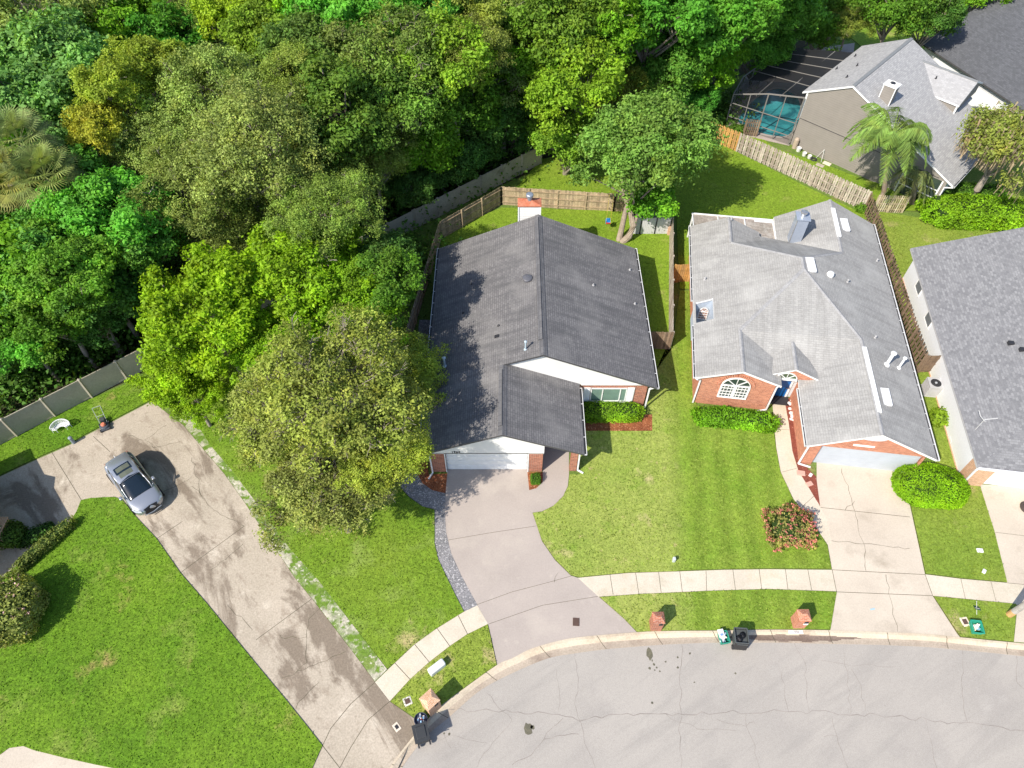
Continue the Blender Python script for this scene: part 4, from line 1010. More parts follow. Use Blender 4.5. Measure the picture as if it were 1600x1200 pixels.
for sd_ in (11, 12): proto('lime', sd_, 5.2, 3.6, 6, 105, (.6,1.0), 17, 22, .21, .17, hue=.30, twigs=14, bark=TWIG)
for sd_ in (21, 22): proto('olive', sd_, 5.8, 3.5, 6, 110, (.7,1.15), 20, 22, .17, .20, LEAFD, hue=.4, twigs=420, bark=TWIG, hole=.2, twl=(.5,1.3))
for sd_ in (31, 32): proto('fine', sd_, 6.2, 4.2, 8, 105, (.8,1.35), 21, 19, .16, .22, LEAFD, hue=.4, hole=.1, twigs=60, bark=TWIG)
for sd_ in (41, 42): proto('lumpy', sd_, 5.0, 3.8, 8, 42, (1.0,1.5), 24, 24, .27, .22, hue=.12)
for sd_ in (51, 52): proto('leafy', sd_, 4.6, 4.2, 8, 60, (.7,1.2), 18, 20, .26, .24, hue=.28, twigs=5, bark=TWIG)
for sd_ in (61,): proto('bare', sd_, 5.0, 3.8, 8, 66, (.7,1.2), 17, 16, .21, .25, LEAFD, hue=.4, twigs=80, bark=TWIG, hole=.15, twl=(.6,1.5))

TREES = []
FA = at(94, 647); FD = (at(645,330,1.8) - at(94,647)); FD.z = 0; FD.normalize()
def tree(x, y, z, r, kind, colr, label, cat='tree', group=None, rot=None, zs=1.0, nm='tree', free=False):
    """crown centre seen at pixel (x, y) at height z, crown radius r"""
    def behind(p):      # the wood stands behind the boundary fences
        if p.x > 33: return True
        if p.x < 2.4: return (p - FA).cross(FD).z < -2.2
        if p.x < 17.2: return p.y > 54.5 + (p.x - 2.4) * .43
        return p.y > 61.5 + (p.x - 19) * 1.05
    while not free and len(TREES) >= 10 and z > 3.0 and not behind(at(x, y, z)): z -= .3
    p = at(x, y, z); v = PROTO[kind][len(TREES) % len(PROTO[kind])]
    cm, tm, Rr, zc = v; s = r / Rr
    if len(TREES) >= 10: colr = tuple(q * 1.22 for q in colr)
    t = thing(nm, label, cat, (p.x, p.y, 0), (len(TREES) * 2.39) % 6.28 if rot is None else rot, group)
    c = bpy.data.objects.new('crown', cm); col.objects.link(c); c.parent = t; c.location = (0,0,z); c.scale = (s, s, s*zs); c.color = rgba(colr)
    k = bpy.data.objects.new('trunk', tm); col.objects.link(k); k.parent = t; k.scale = (s, s, s); k.location = (0, 0, z - zc * s)
    TREES.append(t); return t

# colours of leaves, per kind
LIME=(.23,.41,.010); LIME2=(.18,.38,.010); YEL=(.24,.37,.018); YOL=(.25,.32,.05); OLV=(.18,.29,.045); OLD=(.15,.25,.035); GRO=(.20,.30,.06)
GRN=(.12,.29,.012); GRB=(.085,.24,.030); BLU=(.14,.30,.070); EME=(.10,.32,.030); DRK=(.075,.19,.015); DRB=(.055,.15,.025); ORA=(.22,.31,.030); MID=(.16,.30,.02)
FG = 'trees of the wood behind the fence'
# the two big trees on the near side of the vinyl fence
tree(335,490,6.2,5.2,'lime',LIME,'largest bright lime green tree spilling over the tan fence beside the long driveway','tree')
tree(478,440,6.2,5.0,'lime',(.21,.40,.010),'bright lime green tree right of the largest lime crown, behind the yellow-green twiggy tree','tree')
tree(438,548,5.2,3.3,'lime',(.20,.39,.012),'lower bright lime green crown just above the twiggy yellow-green tree','tree')
tree(303,622,3.0,2.2,'lime',(.22,.40,.010),'low lime green branch mass over the corner between drive and lawn','tree')
tree(280,578,3.8,3.1,'lime',(.24,.42,.010),'small lime green tree reaching the top corner of the stained driveway','tree')
tree(562,470,6.4,3.3,'lime',(.19,.39,.012),'small fresh green tree between the lime trees and the charcoal roof','tree')
tree(530,614,7.6,5.3,'olive',YOL,'large yellow-green tree with bare grey twigs shading the charcoal roof','tree')
tree(455,655,5.2,4.3,'olive',(.24,.31,.05),'yellow-green twiggy tree crown leaning over the stained driveway','tree')
tk2_ = tree(600,705,6.3,3.0,'olive',(.27,.36,.035),'yellow-green tree crown nearest the white garage gable')
tree(520,768,4.6,4.2,'olive',(.23,.28,.06),'greyish twiggy tree at the front lawn with dry branches','tree')
tk_ = tree(625,590,8.8,3.5,'olive',(.27,.36,.04),'yellow-green tree touching the left eave of the charcoal roof','tree')
for r_ in (tk_, tk2_):     # both lean in from stems further left
    for c_ in r_.children:
        if c_.name.startswith('trunk'):
            w_ = Matrix.Rotation(-r_.rotation_euler.z, 3, 'Z') @ Vector((-2.2, .9, 0)); c_.location.x += w_.x; c_.location.y += w_.y
# yard tree of the centre house is made below
# the wood, back to front
wood = [
 # far rows
 (60,-60,11,6.5,'leafy',DRK,'dark green tree past the top left corner'),(230,-55,11,6.5,'fine',OLD,'olive tree at the very top left'),(400,-50,11,6,'leafy',MID,'green tree at the top edge, above the yellow crown'),(560,-55,11,6.5,'lumpy',GRN,'green lumpy tree at the top edge left of centre'),(720,-50,11,6,'leafy',MID,'mid green tree at the top edge near the centre'),(880,-50,11,6.5,'leafy',GRN,'green tree at the top edge right of centre'),(1030,-45,11,6,'lumpy',GRN,'bright green tree at the top edge, behind the round yard tree'),(1180,-45,10,6,'lumpy',MID,'green tree at the top edge above the pool'),
 (60,35,11,5.6,'bare',GRO,'grey half-bare tree with pale branches in the top left corner'),
 (195,45,9,4.8,'leafy',GRN,'deep green tree right of the grey half-bare one'),
 (262,95,8,4.0,'leafy',(.05,.21,.015),'bright mid green tree in a dark gap, above the orange-leaved tree'),
 (325,30,9,4.2,'fine',OLD,'grey olive tree just left of the yellow crown'),
 (372,18,10.5,3.3,'leafy',YEL,'small yellow-green crown at the top edge, leftmost yellow one'),
 (415,62,10,3.8,'leafy',(.15,.27,.02),'yellow-green tree below the yellow crown'),
 (462,38,10,3.2,'leafy',LIME2,'narrow bright green tree standing above its neighbours at the top'),
 (515,32,11,4.3,'lumpy',EME,'emerald green lumpy tree at the top, left one of the pair'),
 (600,30,11,5.2,'lumpy',EME,'emerald green lumpy tree at the top, right one of the pair'),
 (672,35,11,4.3,'lumpy',(.07,.22,.025),'light emerald tree right of the emerald pair'),
 (722,45,11,3.6,'leafy',YOL,'yellowish narrow tree behind the dark gap'),
 (770,35,10,4.0,'leafy',GRN,'green tree at the top beside the grey one'),
 (812,20,11,3.6,'bare',GRO,'grey twiggy tree at the top edge near the middle'),
 (872,45,11,4.8,'leafy',(.11,.22,.02),'yellow-green tree at the top, left of the bright green group'),
 (955,55,10,4.4,'leafy',GRN,'mid green tree behind the yellow-topped tree'),
 (1015,35,10.5,4.8,'lumpy',(.07,.23,.02),'bright green tree above the yard tree, left one'),
 (1085,50,10.5,5.0,'lumpy',(.075,.24,.02),'bright green tree above the yard tree, middle one'),
 (1150,25,10.5,4.6,'lumpy',(.085,.245,.02),'bright green tree above the yard tree, right one'),
 (1225,25,8,4.6,'lumpy',(.09,.24,.025),'bright green tree overhanging the pool cage'),
 (1185,85,7,3.6,'lumpy',(.085,.24,.022),'green tree hanging over the corner of the pool cage'),
 (1288,45,8.5,3.6,'leafy',DRK,'darker green tree behind the pool cage'),
 (1328,35,6.5,2.8,'fine',(.16,.22,.03),'light yellow-green feathery tree at the grass clearing'),
 (1100,105,6.5,3.6,'lumpy',GRN,'green tree left of the pool, half hidden by the others'),
 (1045,105,9.5,4.0,'leafy',GRB,'dark green tree behind the round yard tree'),
 (1085,160,4.5,2.3,'lumpy',(.06,.23,.025),'small bright green tree right behind the yard tree'),
 # second row
 (95,130,9.5,6.0,'lumpy',BLU,'big blue-green tree with rounded sprays at the left'),
 (45,175,9,5.0,'lumpy',BLU,'blue-green tree above the fan palms'),
 (175,95,7,3.6,'leafy',GRB,'shaded green tree behind the big blue-green one'),
 (127,232,8,3.6,'lumpy',BLU,'blue-green tree right of the fan palms'),
 (240,105,11.5,2.7,'leafy',ORA,'small orange-tinged tree above the wide olive tree'),
 (190,145,11.5,2.7,'leafy',ORA,'orange-tipped tree beside the big blue-green one'),
 (155,205,10.5,2.4,'leafy',(.30,.33,.03),'golden yellow small tree right of the blue-green one'),
 (345,160,10,5.2,'fine',GRO,'wide grey-olive oak, upper one of the left group'),
 (262,235,8.5,4.4,'fine',GRO,'grey-olive oak on the left of the oak group'),
 (410,245,10,5.8,'fine',(.19,.26,.055),'largest grey-olive oak in the middle of the wood'),
 (290,310,8,4.8,'fine',(.16,.23,.04),'dusky olive oak above the lime trees'),
 (490,290,9.5,5.4,'fine',OLV,'olive oak right above the smaller lime tree'),
 (508,335,8.5,4.0,'fine',OLD,'dull green oak near the bend of the fence',1),
 (470,150,10,4.6,'fine',(.18,.27,.035),'olive green tree between the oaks and the dead branches'),
 (480,95,10.5,4.0,'leafy',(.09,.18,.03),'green tree behind the leftmost dead twigs'),
 (560,105,10.5,4.6,'bare',(.12,.19,.03),'tree with pale dead twigs, left of the middle'),
 (640,90,11,4.8,'bare',(.11,.20,.025),'tree with a spray of pale dead branches on top'),
 (545,190,10,4.4,'leafy',(.085,.18,.022),'mid green tree in front of the dead branches'),
 (625,165,10,4.6,'bare',(.09,.21,.02),'green tree streaked by pale hanging branches'),
 (585,250,9,4.2,'fine',(.18,.26,.04),'olive green tree near the tan fence'),
 (655,225,9,4.0,'leafy',GRN,'fresh green tree with its right side in shadow'),
 (700,115,10.5,4.2,'leafy',MID,'mid green tree right of the dead branches'),
 (735,80,11,4.0,'fine',(.15,.20,.03),'yellowish tree in front of the dark gap'),
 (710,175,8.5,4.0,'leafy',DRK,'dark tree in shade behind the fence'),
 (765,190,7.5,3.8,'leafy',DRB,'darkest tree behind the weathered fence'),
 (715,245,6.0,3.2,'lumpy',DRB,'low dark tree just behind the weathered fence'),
 (785,120,9.5,3.8,'bare',(.09,.16,.03),'green tree draped with grey vine left of the yellow-topped tree'),
 (828,92,10.5,4.0,'leafy',GRN,'fresh green tree left of the yellow-topped one'),
 (850,150,8.5,3.6,'leafy',DRK,'dark green tree under the yellow-topped one'),
 (893,145,7.5,4.3,'leafy',(.17,.31,.018),'yellow-topped tree left of the round yard tree',1),
 (950,135,9.5,3.3,'leafy',(.17,.22,.03),'yellow-olive tree between the yellow-topped one and the yard tree'),
 (886,224,3.1,3.6,'leafy',(.15,.30,.025),'light green tree hanging over the back fence',1),
 (1000,130,8,3.4,'fine',DRK,'dark tree behind the top of the yard tree'),
 # left column
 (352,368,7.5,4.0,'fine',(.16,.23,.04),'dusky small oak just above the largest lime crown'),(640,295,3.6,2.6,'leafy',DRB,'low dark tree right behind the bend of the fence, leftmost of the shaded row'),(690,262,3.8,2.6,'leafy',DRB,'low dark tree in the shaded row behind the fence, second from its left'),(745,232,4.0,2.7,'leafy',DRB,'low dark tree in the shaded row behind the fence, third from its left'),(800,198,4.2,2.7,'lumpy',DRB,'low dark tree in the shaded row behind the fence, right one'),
 (25,330,7,4.0,'leafy',MID,'green tree below the fan palms at the left edge'),
 (100,335,7.5,4.4,'lumpy',GRB,'deep green rounded tree right below the fan palms'),
 (165,350,8,4.2,'lumpy',EME,'emerald tree left of the lime trees'),
 (35,410,7,4.4,'lumpy',GRB,'deep green tree at the left edge, half way down'),
 (105,425,8,4.3,'lime',(.10,.25,.02),'yellow-green tree among the dark ones at the left'),
 (170,455,6.5,3.8,'lumpy',DRB,'dark blue-green tree left of the biggest lime crown'),
 (12,450,6.5,4.0,'lumpy',GRN,'green tree at the left edge above the tan fence'),
 (95,495,5.5,3.0,'leafy',DRK,'dark small tree above the tan fence'),
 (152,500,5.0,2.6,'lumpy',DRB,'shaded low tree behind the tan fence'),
 (40,530,5.0,2.7,'lumpy',EME,'emerald tree looking over the tan fence at the left edge'),
 (225,375,7.0,3.6,'leafy',GRB,'shaded green tree behind the biggest lime crown'),
 (-30,250,8,5,'lumpy',GRN,'green tree cut by the left edge beside the palms'),(-40,420,7,5,'leafy',GRN,'green tree cut by the left edge half way down'),(-50,520,5,3.4,'leafy',DRK,'dark tree cut by the left edge above the fence'),
 (603,408,5.5,2.5,'leafy',(.06,.16,.03),'dark green tree by the corner of the wooden fence',1),
 (600,452,7.0,2.6,'leafy',DRK,'low dark tree against the side fence of the centre house',1),
 (1400,15,6.5,4.0,'leafy',DRK,'dark green tree with a bare pale trunk at the grass clearing'),
 (1450,35,5.5,3.2,'leafy',(.05,.14,.02),'dark tree touching the slate-grey roof'),
 (1530,-12,6,3.4,'leafy',GRN,'green tree behind the slate-grey roof'),
]
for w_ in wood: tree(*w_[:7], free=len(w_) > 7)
# low growth under the trees: one mass
rg = np.random.default_rng(5)
pts = []
for x, y, r in [(640,300,3),(700,275,3),(580,330,3),(760,250,3),(0,610,2.0),(30,595,2.0),(70,575,2.0),(110,560,2),(150,545,2),(185,535,1.6),(60,300,4),(150,280,5),(220,440,5),(60,460,4),(820,170,4),(760,80,5),(300,110,5),(990,160,3),(1040,160,3),(540,60,5),(430,110,6),(660,150,6),(230,180,6),(350,380,5),(560,400,4),(620,420,3),(1110,175,2.5)]:
    c = at(x, y); n = int(700 * r)
    q = rg.normal(size=(n, 3)) * np.array([r*.6, r*.6, .95]); q[:, 2] = np.abs(q[:, 2]) + .05
    pts.append(q + np.array(c))
pts = np.concatenate(pts); nn = unit(rg.normal(size=pts.shape) * .5 + np.array([0,0,1]))
um = leafmesh('undergrowth', pts, nn, rg.uniform(.2,.45,len(pts)), np.stack([rg.random(len(pts)), rg.random(len(pts))*.3, rg.random(len(pts))], 1), LEAF, rng=rg)
uo = bpy.data.objects.new('undergrowth', um); col.objects.link(uo); uo.color = rgba((.06,.16,.02)); tag(uo, kind='stuff')

# yard tree with the forked pale trunk behind the centre house
p0 = at(972, 378); pc = at(1010, 240, 6.4)
t = thing('tree', 'round grey-green tree with a twisted pale trunk in the centre back yard', 'tree', (p0.x, p0.y, 0))
off = pc - p0; off.z = 0
cm, L = crown(77, 5.2, 4.1, 90, (.75,1.2), 21, 22, .23, .24, LEAF, .3)
c = bpy.data.objects.new('crown', cm); col.objects.link(c); c.parent = t; c.location = (off.x, off.y, 6.4); c.color = rgba((.16,.32,.055))
mb = MB(); random.seed(3)
A = Vector((0,0,-.1)); B = Vector((.75,.3,1.4)); Cc = Vector((.35,.9,2.6)); D = Vector((-.2,1.3,3.6))
mb.tube([A, Vector((.5,.1,.5)), B, Cc, D], [.30,.27,.25,.22,.16], 10, 0)
mb.tube([A + Vector((-.25,.15,0)), Vector((-.1,.5,.9)), Vector((.05,.9,2.0)), Vector((.2,1.1,3.0))], [.25,.22,.2,.16], 10, 0)
mb.tube([B, Vector((1.1,.9,2.3)), Vector((1.6,1.8,3.6))], [.16,.13,.09], 8, 0)
for k in range(0, 90, 3):
    tg = Vector(L[k]) + Vector((off.x, off.y, 6.4)); limb(mb, random.choice([D, Cc, Vector((1.6,1.8,3.6))]), tg, .10, .02, .1, 3, 5)
mb.build('trunk', [natural('pale_bark', (.36,.30,.24), (.27,.22,.17), 2, 14, .3, bump=.5)], t)
# low bright branch hanging before the shed
c2m, _ = crown(78, 2.1, 1.3, 22, (.45,.75), 16, 22, .24, .2, LEAF, .2)
c2 = bpy.data.objects.new('low_branch', c2m); col.objects.link(c2); c2.parent = t; q = at(1022, 318, 3.2); c2.location = (q.x - p0.x, q.y - p0.y, 3.2); c2.color = rgba((.13,.36,.02))

# pale trunk standing in the clearing
# mossy oak at the right edge
pm = at(1568, 232, 5.6)
t = thing('tree', 'oak draped in tan hanging moss at the right edge', 'tree', (pm.x, pm.y, 0))
cm, L = crown(91, 4.0, 3.0, 70, (.6,1.0), 18, 18, .20, .26, LEAFD, .5, hole=.1)
c = bpy.data.objects.new('crown', cm); col.objects.link(c); c.parent = t; c.location = (0,0,5.6); c.color = rgba((.23,.30,.05))
tk = bpy.data.objects.new('trunk', trunkmesh(91, L, 5.6, .3, 18, 80, mat=TWIG)); col.objects.link(tk); tk.parent = t
rg = np.random.default_rng(9); n = 2600
base = np.array(L)[rg.integers(0, len(L), n)] * rg.uniform(.85,1.1,(n,1)) + rg.normal(size=(n,3)) * .42
ln = rg.uniform(.35, 1.1, n); V = np.empty((n,4,3)); ang = rg.random(n)*6.28; wv = np.stack([np.cos(ang), np.sin(ang), 0*ang], 1) * rg.uniform(.03,.08,(n,1))
sway = rg.normal(size=(n,3)) * .07; sway[:,2] = -ln
V[:,0] = base - wv; V[:,1] = base + wv; V[:,2] = base + sway + wv*.4; V[:,3] = base + sway - wv*.4
mm = quads('moss', V, np.stack([rg.random(n), rg.random(n)*.4, rg.random(n)], 1), leafmat('hanging_moss', .15, (.3,.22,.13), .4))
mo = bpy.data.objects.new('moss', mm); col.objects.link(mo); mo.parent = t; mo.location = (0,0,5.6); mo.color = rgba((.31,.25,.17))

# ---- palms
def frond(Vs, base, ang, L_, rise, droop, rg, nl=46, ll=.55, w=.035):
    dh = np.array([math.cos(ang), math.sin(ang), 0]); prev = None
    for k in range(nl):
        t_ = k / (nl - 1); r_ = L_ * t_
        p = base + dh * r_ * (1 - .12*t_) + np.array([0,0, rise*math.sin(t_*1.6) - droop*t_**2.3])
        if prev is not None:
            sd_ = np.cross(dh, [0,0,1]); ww = .03*(1-t_)+.008
            Vs.append([prev - sd_*ww, prev + sd_*ww, p + sd_*ww, p - sd_*ww])
            l_ = ll * math.sin(math.pi*min(1, .12 + .88*t_))**.6
            for s in (-1, 1):
                dd = sd_*s*.8 + dh*.45 + np.array([0,0,-.35-.3*rg.random()]) + rg.normal(size=3)*.12
                dd = dd/np.linalg.norm(dd); tip = p + dd*l_ ; side = np.cross(dd, [0,0,1]); side /= np.linalg.norm(side)+1e-9
                tip2 = tip + np.array([0,0,-.18*l_])
                Vs.append([p - side*w*.5, p + side*w*.5, tip2 + side*w*.15, tip2 - side*w*.15])
        prev = p
rg = np.random.default_rng(15)
pb = at(1372, 318); pcx = at(1392, 214, 7.0)
t = thing('palm_tree', 'tall feathery palm standing by the fence corner before the taupe house', 'palm', (pb.x, pb.y, 0))
d_ = pcx - pb; mb = MB()
mb.tube([(0,0,-.1),(.0,.0,1.2),(d_.x*.5,d_.y*.5,4),(d_.x,d_.y,7.0)], [.26,.2,.17,.15], 10, 0)
mb.tube([(d_.x,d_.y,6.2),(d_.x,d_.y,7.1)], [.2,.12], 8, 1)
mb.build('trunk', [natural('palm_trunk', (.42,.30,.20), (.35,.30,.26), 2, 10, .25, bump=.3), plain('crownshaft', (.45,.33,.10), .5)], t)
Vs = []
for k in range(24):
    frond(Vs, np.array([d_.x, d_.y, 7.1]), k*2.4 + rg.random()*.3, rg.uniform(2.9,3.6), rg.uniform(1.2,2.6), rg.uniform(1.6,4.0), rg, nl=84, ll=.95, w=.075)
V = np.array(Vs); n = len(V); me = quads('crown', V, np.stack([rg.random(n), rg.random(n)*.4, rg.random(n)], 1), LEAF)
o = bpy.data.objects.new('crown', me); col.objects.link(o); o.parent = t; o.color = rgba((.16,.27,.06))
pb2 = at(1425, 318)
t = thing('palm_tree', 'lower palm with brown hanging fronds between the tall palm and the hedge', 'palm', (pb2.x, pb2.y, 0)); pc2 = at(1432, 272, 3.4) - pb2
mb = MB(); mb.tube([(0,0,-.1),(pc2.x*.5,pc2.y*.5,1.8),(pc2.x,pc2.y,3.4)], [.24,.2,.16], 10, 0); mb.build('trunk', [BARK], t)
Vs = []
for k in range(15): frond(Vs, np.array([pc2.x, pc2.y, 3.5]), k*2.4, rg.uniform(1.7,2.4), rg.uniform(.2,.9), rg.uniform(1.4,2.6), rg, nl=40, ll=.5, w=.045)
V = np.array(Vs); n = len(V); me = quads('crown', V, np.stack([rg.random(n), rg.random(n)*.8, rg.random(n)], 1), LEAFD)
o = bpy.data.objects.new('crown', me); col.objects.link(o); o.parent = t; o.color = rgba((.12,.17,.05))
def fanpalm(x, y, z, r, label, colr):
    p = at(x, y, z); t = thing('fan_palm', label, 'palm', (p.x, p.y, 0))
    mb = MB(); mb.tube([(0,0,-.1),(0,0,z-.3)], [.26,.2], 8, 0); mb.build('trunk', [BARK], t)
    Vs = []
    for k in range(34):
        az = k*2.4; el = math.radians(75 - 110*(k/34.)**.8 + rg.uniform(-8,8))
        d = np.array([math.cos(az)*math.cos(el), math.sin(az)*math.cos(el), math.sin(el)])
        side = np.cross(d, [0,0,1.]); side /= np.linalg.norm(side)+1e-9; upv = np.cross(side, d)
        hub = d * r * .55; Vs.append([-side*.02, side*.02, hub+side*.015, hub-side*.015])
        nb_ = 24
        for j in range(nb_):
            a = math.radians(-115 + 230*j/(nb_-1)); dd = d*math.cos(a) + side*math.sin(a) + upv*(.12*abs(math.sin(a)))
            l_ = r*.52*(1-.25*abs(a)/2.); m_ = hub + dd*l_*.55; tip = hub + dd*l_ + np.array([0,0,-.22*l_]); ws = np.cross(dd, upv)*.024*r/1.6
            Vs.append([hub-ws*.3, hub+ws*.3, m_+ws, m_-ws]); Vs.append([m_-ws, m_+ws, tip+ws*.2, tip-ws*.2])
    V = np.array(Vs); n = len(V); me = quads('crown', V, np.stack([rg.random(n), rg.random(n)*.5, rg.random(n)], 1), LEAFD)
    o = bpy.data.objects.new('crown', me); col.objects.link(o); o.parent = t; o.location = (0,0,z); o.color = rgba(colr)
fanpalm(30, 222, 11.5, 2.4, 'grey-green fan palm, upper one of the three at the left edge', (.20,.27,.09))
fanpalm(70, 276, 10.5, 2.4, 'fan palm with pale splayed leaves, lower one of the three at the left edge', (.21,.28,.08))
fanpalm(12, 282, 10.2, 2.3, 'fan palm cut by the left edge with yellowing leaves', (.24,.26,.065))

# ---- hedges and shrubs
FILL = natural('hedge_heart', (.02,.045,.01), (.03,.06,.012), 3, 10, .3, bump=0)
def hedge(name, label, cat, c, rz, sx, sy, h, colr, leaf=.12, dens=240, rnd=.35, group=None, hue=.25, shape='box', mat=None, flowers=None, drop=0.0, wild=.05):
    t = thing(name, label, cat, (c.x, c.y, 0), rz, group); rgx = np.random.default_rng(int(abs(c.x*37+c.y*11)*10) % 99991)
    area = 2*(sx+sy)*2*h + 4*sx*sy; n = int(area * dens)
    if shape == 'box':
        P = rgx.uniform(-1, 1, (n, 3)); f = rgx.integers(0, 6, n); pr_ = np.array([sy*h, sy*h, sx*h, sx*h, 2*sx*sy/2, 0.0001]); pr_ /= pr_.sum(); f = rgx.choice(6, n, p=pr_)
        for k, (ax, sg) in enumerate(((0,1),(0,-1),(1,1),(1,-1),(2,1),(2,-1))): P[f == k, ax] = sg
        e = 5.0; nr = (np.abs(P)**e).sum(1)**(1/e); P = P / nr[:, None] * 1.0
        Nn = unit(np.sign(P) * np.abs(P)**4)
    else:
        P = unit(rgx.normal(size=(n,3))); Nn = P.copy(); e = 2.6; P = P / ((np.abs(P)**e).sum(1)**(1/e))[:, None]; P[:,2] = np.maximum(P[:,2], -.95)
    lump = .5 * (np.sin(P[:,0]*sx*3.1+1) * np.sin(P[:,1]*sy*3.7+2) + np.sin(P[:,2]*3+P[:,0]*5))
    Q = P * np.array([sx, sy, h/2]) * (1 + wild * lump[:, None]) + np.array([0,0,h/2]) + rgx.normal(size=(n,3)) * leaf * .45
    Q[:,2] = np.maximum(Q[:,2], .03)
    Nn = unit(Nn * .8 + rgx.normal(size=(n,3)) * .55 + np.array([0,0,.25]))
    cl = .5 + .5*np.sin(Q[:,0]*2.3+3)*np.sin(Q[:,1]*2.9)
    me = leafmesh('foliage', Q, Nn, leaf * rgx.uniform(.6,1.4,n), np.stack([np.clip(.6*rgx.random(n)+.4*cl,0,1), hue*rgx.random(n)**2, rgx.random(n)], 1), mat or LEAF, rng=rgx)
    o = bpy.data.objects.new('foliage', me); col.objects.link(o); o.parent = t; o.color = rgba(colr)
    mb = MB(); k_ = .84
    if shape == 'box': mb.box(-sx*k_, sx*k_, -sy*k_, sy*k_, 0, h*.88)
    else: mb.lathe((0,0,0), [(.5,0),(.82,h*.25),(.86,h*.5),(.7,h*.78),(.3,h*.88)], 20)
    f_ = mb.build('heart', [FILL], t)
    if shape != 'box': f_.scale = (sx, sy, 1)
    if flowers:
        fc, fn, fs, fm = flowers; k = rgx.choice(n, fn); P2 = (Q[k] + Nn[k]*.06)
        P2 = np.repeat(P2, 5, 0) + rgx.normal(size=(fn*5,3))*fs*.5
        me = leafmesh('flowers', P2, unit(rgx.normal(size=P2.shape)+np.array([0,0,1.])), np.full(len(P2), fs), np.stack([rgx.random(len(P2)), 0*P2[:,0], 0*P2[:,0]], 1), fm, rng=rgx, aspect=.9)
        o = bpy.data.objects.new('flowers', me); col.objects.link(o); o.parent = t; o.color = rgba(fc); tag(o, kind='stuff')
    return t
FLW = leafmat('petals', .3, (.6,.3,.3), 0.0, 0.2)
HL = 'clipped green hedge under the front window of the centre house'
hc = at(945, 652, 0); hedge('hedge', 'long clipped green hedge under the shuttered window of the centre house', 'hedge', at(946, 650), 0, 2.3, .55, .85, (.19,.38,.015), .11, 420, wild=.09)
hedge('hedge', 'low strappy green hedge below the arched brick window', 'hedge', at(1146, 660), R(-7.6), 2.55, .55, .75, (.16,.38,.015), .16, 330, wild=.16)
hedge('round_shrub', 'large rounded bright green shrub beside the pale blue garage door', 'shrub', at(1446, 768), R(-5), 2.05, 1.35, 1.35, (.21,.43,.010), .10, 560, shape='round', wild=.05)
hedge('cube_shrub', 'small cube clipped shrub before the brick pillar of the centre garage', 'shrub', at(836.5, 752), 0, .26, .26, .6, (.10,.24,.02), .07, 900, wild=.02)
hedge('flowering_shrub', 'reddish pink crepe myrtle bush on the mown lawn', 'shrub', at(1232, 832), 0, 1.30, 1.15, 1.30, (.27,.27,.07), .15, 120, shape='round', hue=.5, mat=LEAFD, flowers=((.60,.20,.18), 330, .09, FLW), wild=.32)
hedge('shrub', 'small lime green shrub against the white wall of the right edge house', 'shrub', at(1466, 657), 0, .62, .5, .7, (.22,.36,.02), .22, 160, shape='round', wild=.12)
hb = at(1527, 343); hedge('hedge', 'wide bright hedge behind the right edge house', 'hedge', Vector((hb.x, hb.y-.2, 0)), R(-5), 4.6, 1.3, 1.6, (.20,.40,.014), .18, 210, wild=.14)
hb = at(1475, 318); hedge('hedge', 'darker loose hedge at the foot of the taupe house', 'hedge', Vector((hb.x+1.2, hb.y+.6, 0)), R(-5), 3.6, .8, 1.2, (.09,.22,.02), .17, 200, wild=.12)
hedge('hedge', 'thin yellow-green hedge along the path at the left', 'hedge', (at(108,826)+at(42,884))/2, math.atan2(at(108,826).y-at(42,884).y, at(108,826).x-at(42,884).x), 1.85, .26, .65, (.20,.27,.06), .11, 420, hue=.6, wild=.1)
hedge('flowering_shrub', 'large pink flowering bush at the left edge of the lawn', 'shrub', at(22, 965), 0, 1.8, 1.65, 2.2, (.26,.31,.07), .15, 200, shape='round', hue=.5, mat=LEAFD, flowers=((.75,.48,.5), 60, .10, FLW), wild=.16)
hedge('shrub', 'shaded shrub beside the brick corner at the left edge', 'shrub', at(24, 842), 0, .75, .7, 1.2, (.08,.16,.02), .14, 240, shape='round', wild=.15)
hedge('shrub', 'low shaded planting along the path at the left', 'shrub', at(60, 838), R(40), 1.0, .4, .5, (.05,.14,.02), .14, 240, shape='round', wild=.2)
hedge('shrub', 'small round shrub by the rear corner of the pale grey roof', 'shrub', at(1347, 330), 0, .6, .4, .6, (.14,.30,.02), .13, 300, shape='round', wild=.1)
hedge('shrub', 'small bush behind the left gate of the pool yard', 'shrub', at(1150, 207), 0, .9, .5, .6, (.10,.22,.02), .15, 240, shape='round', wild=.15)

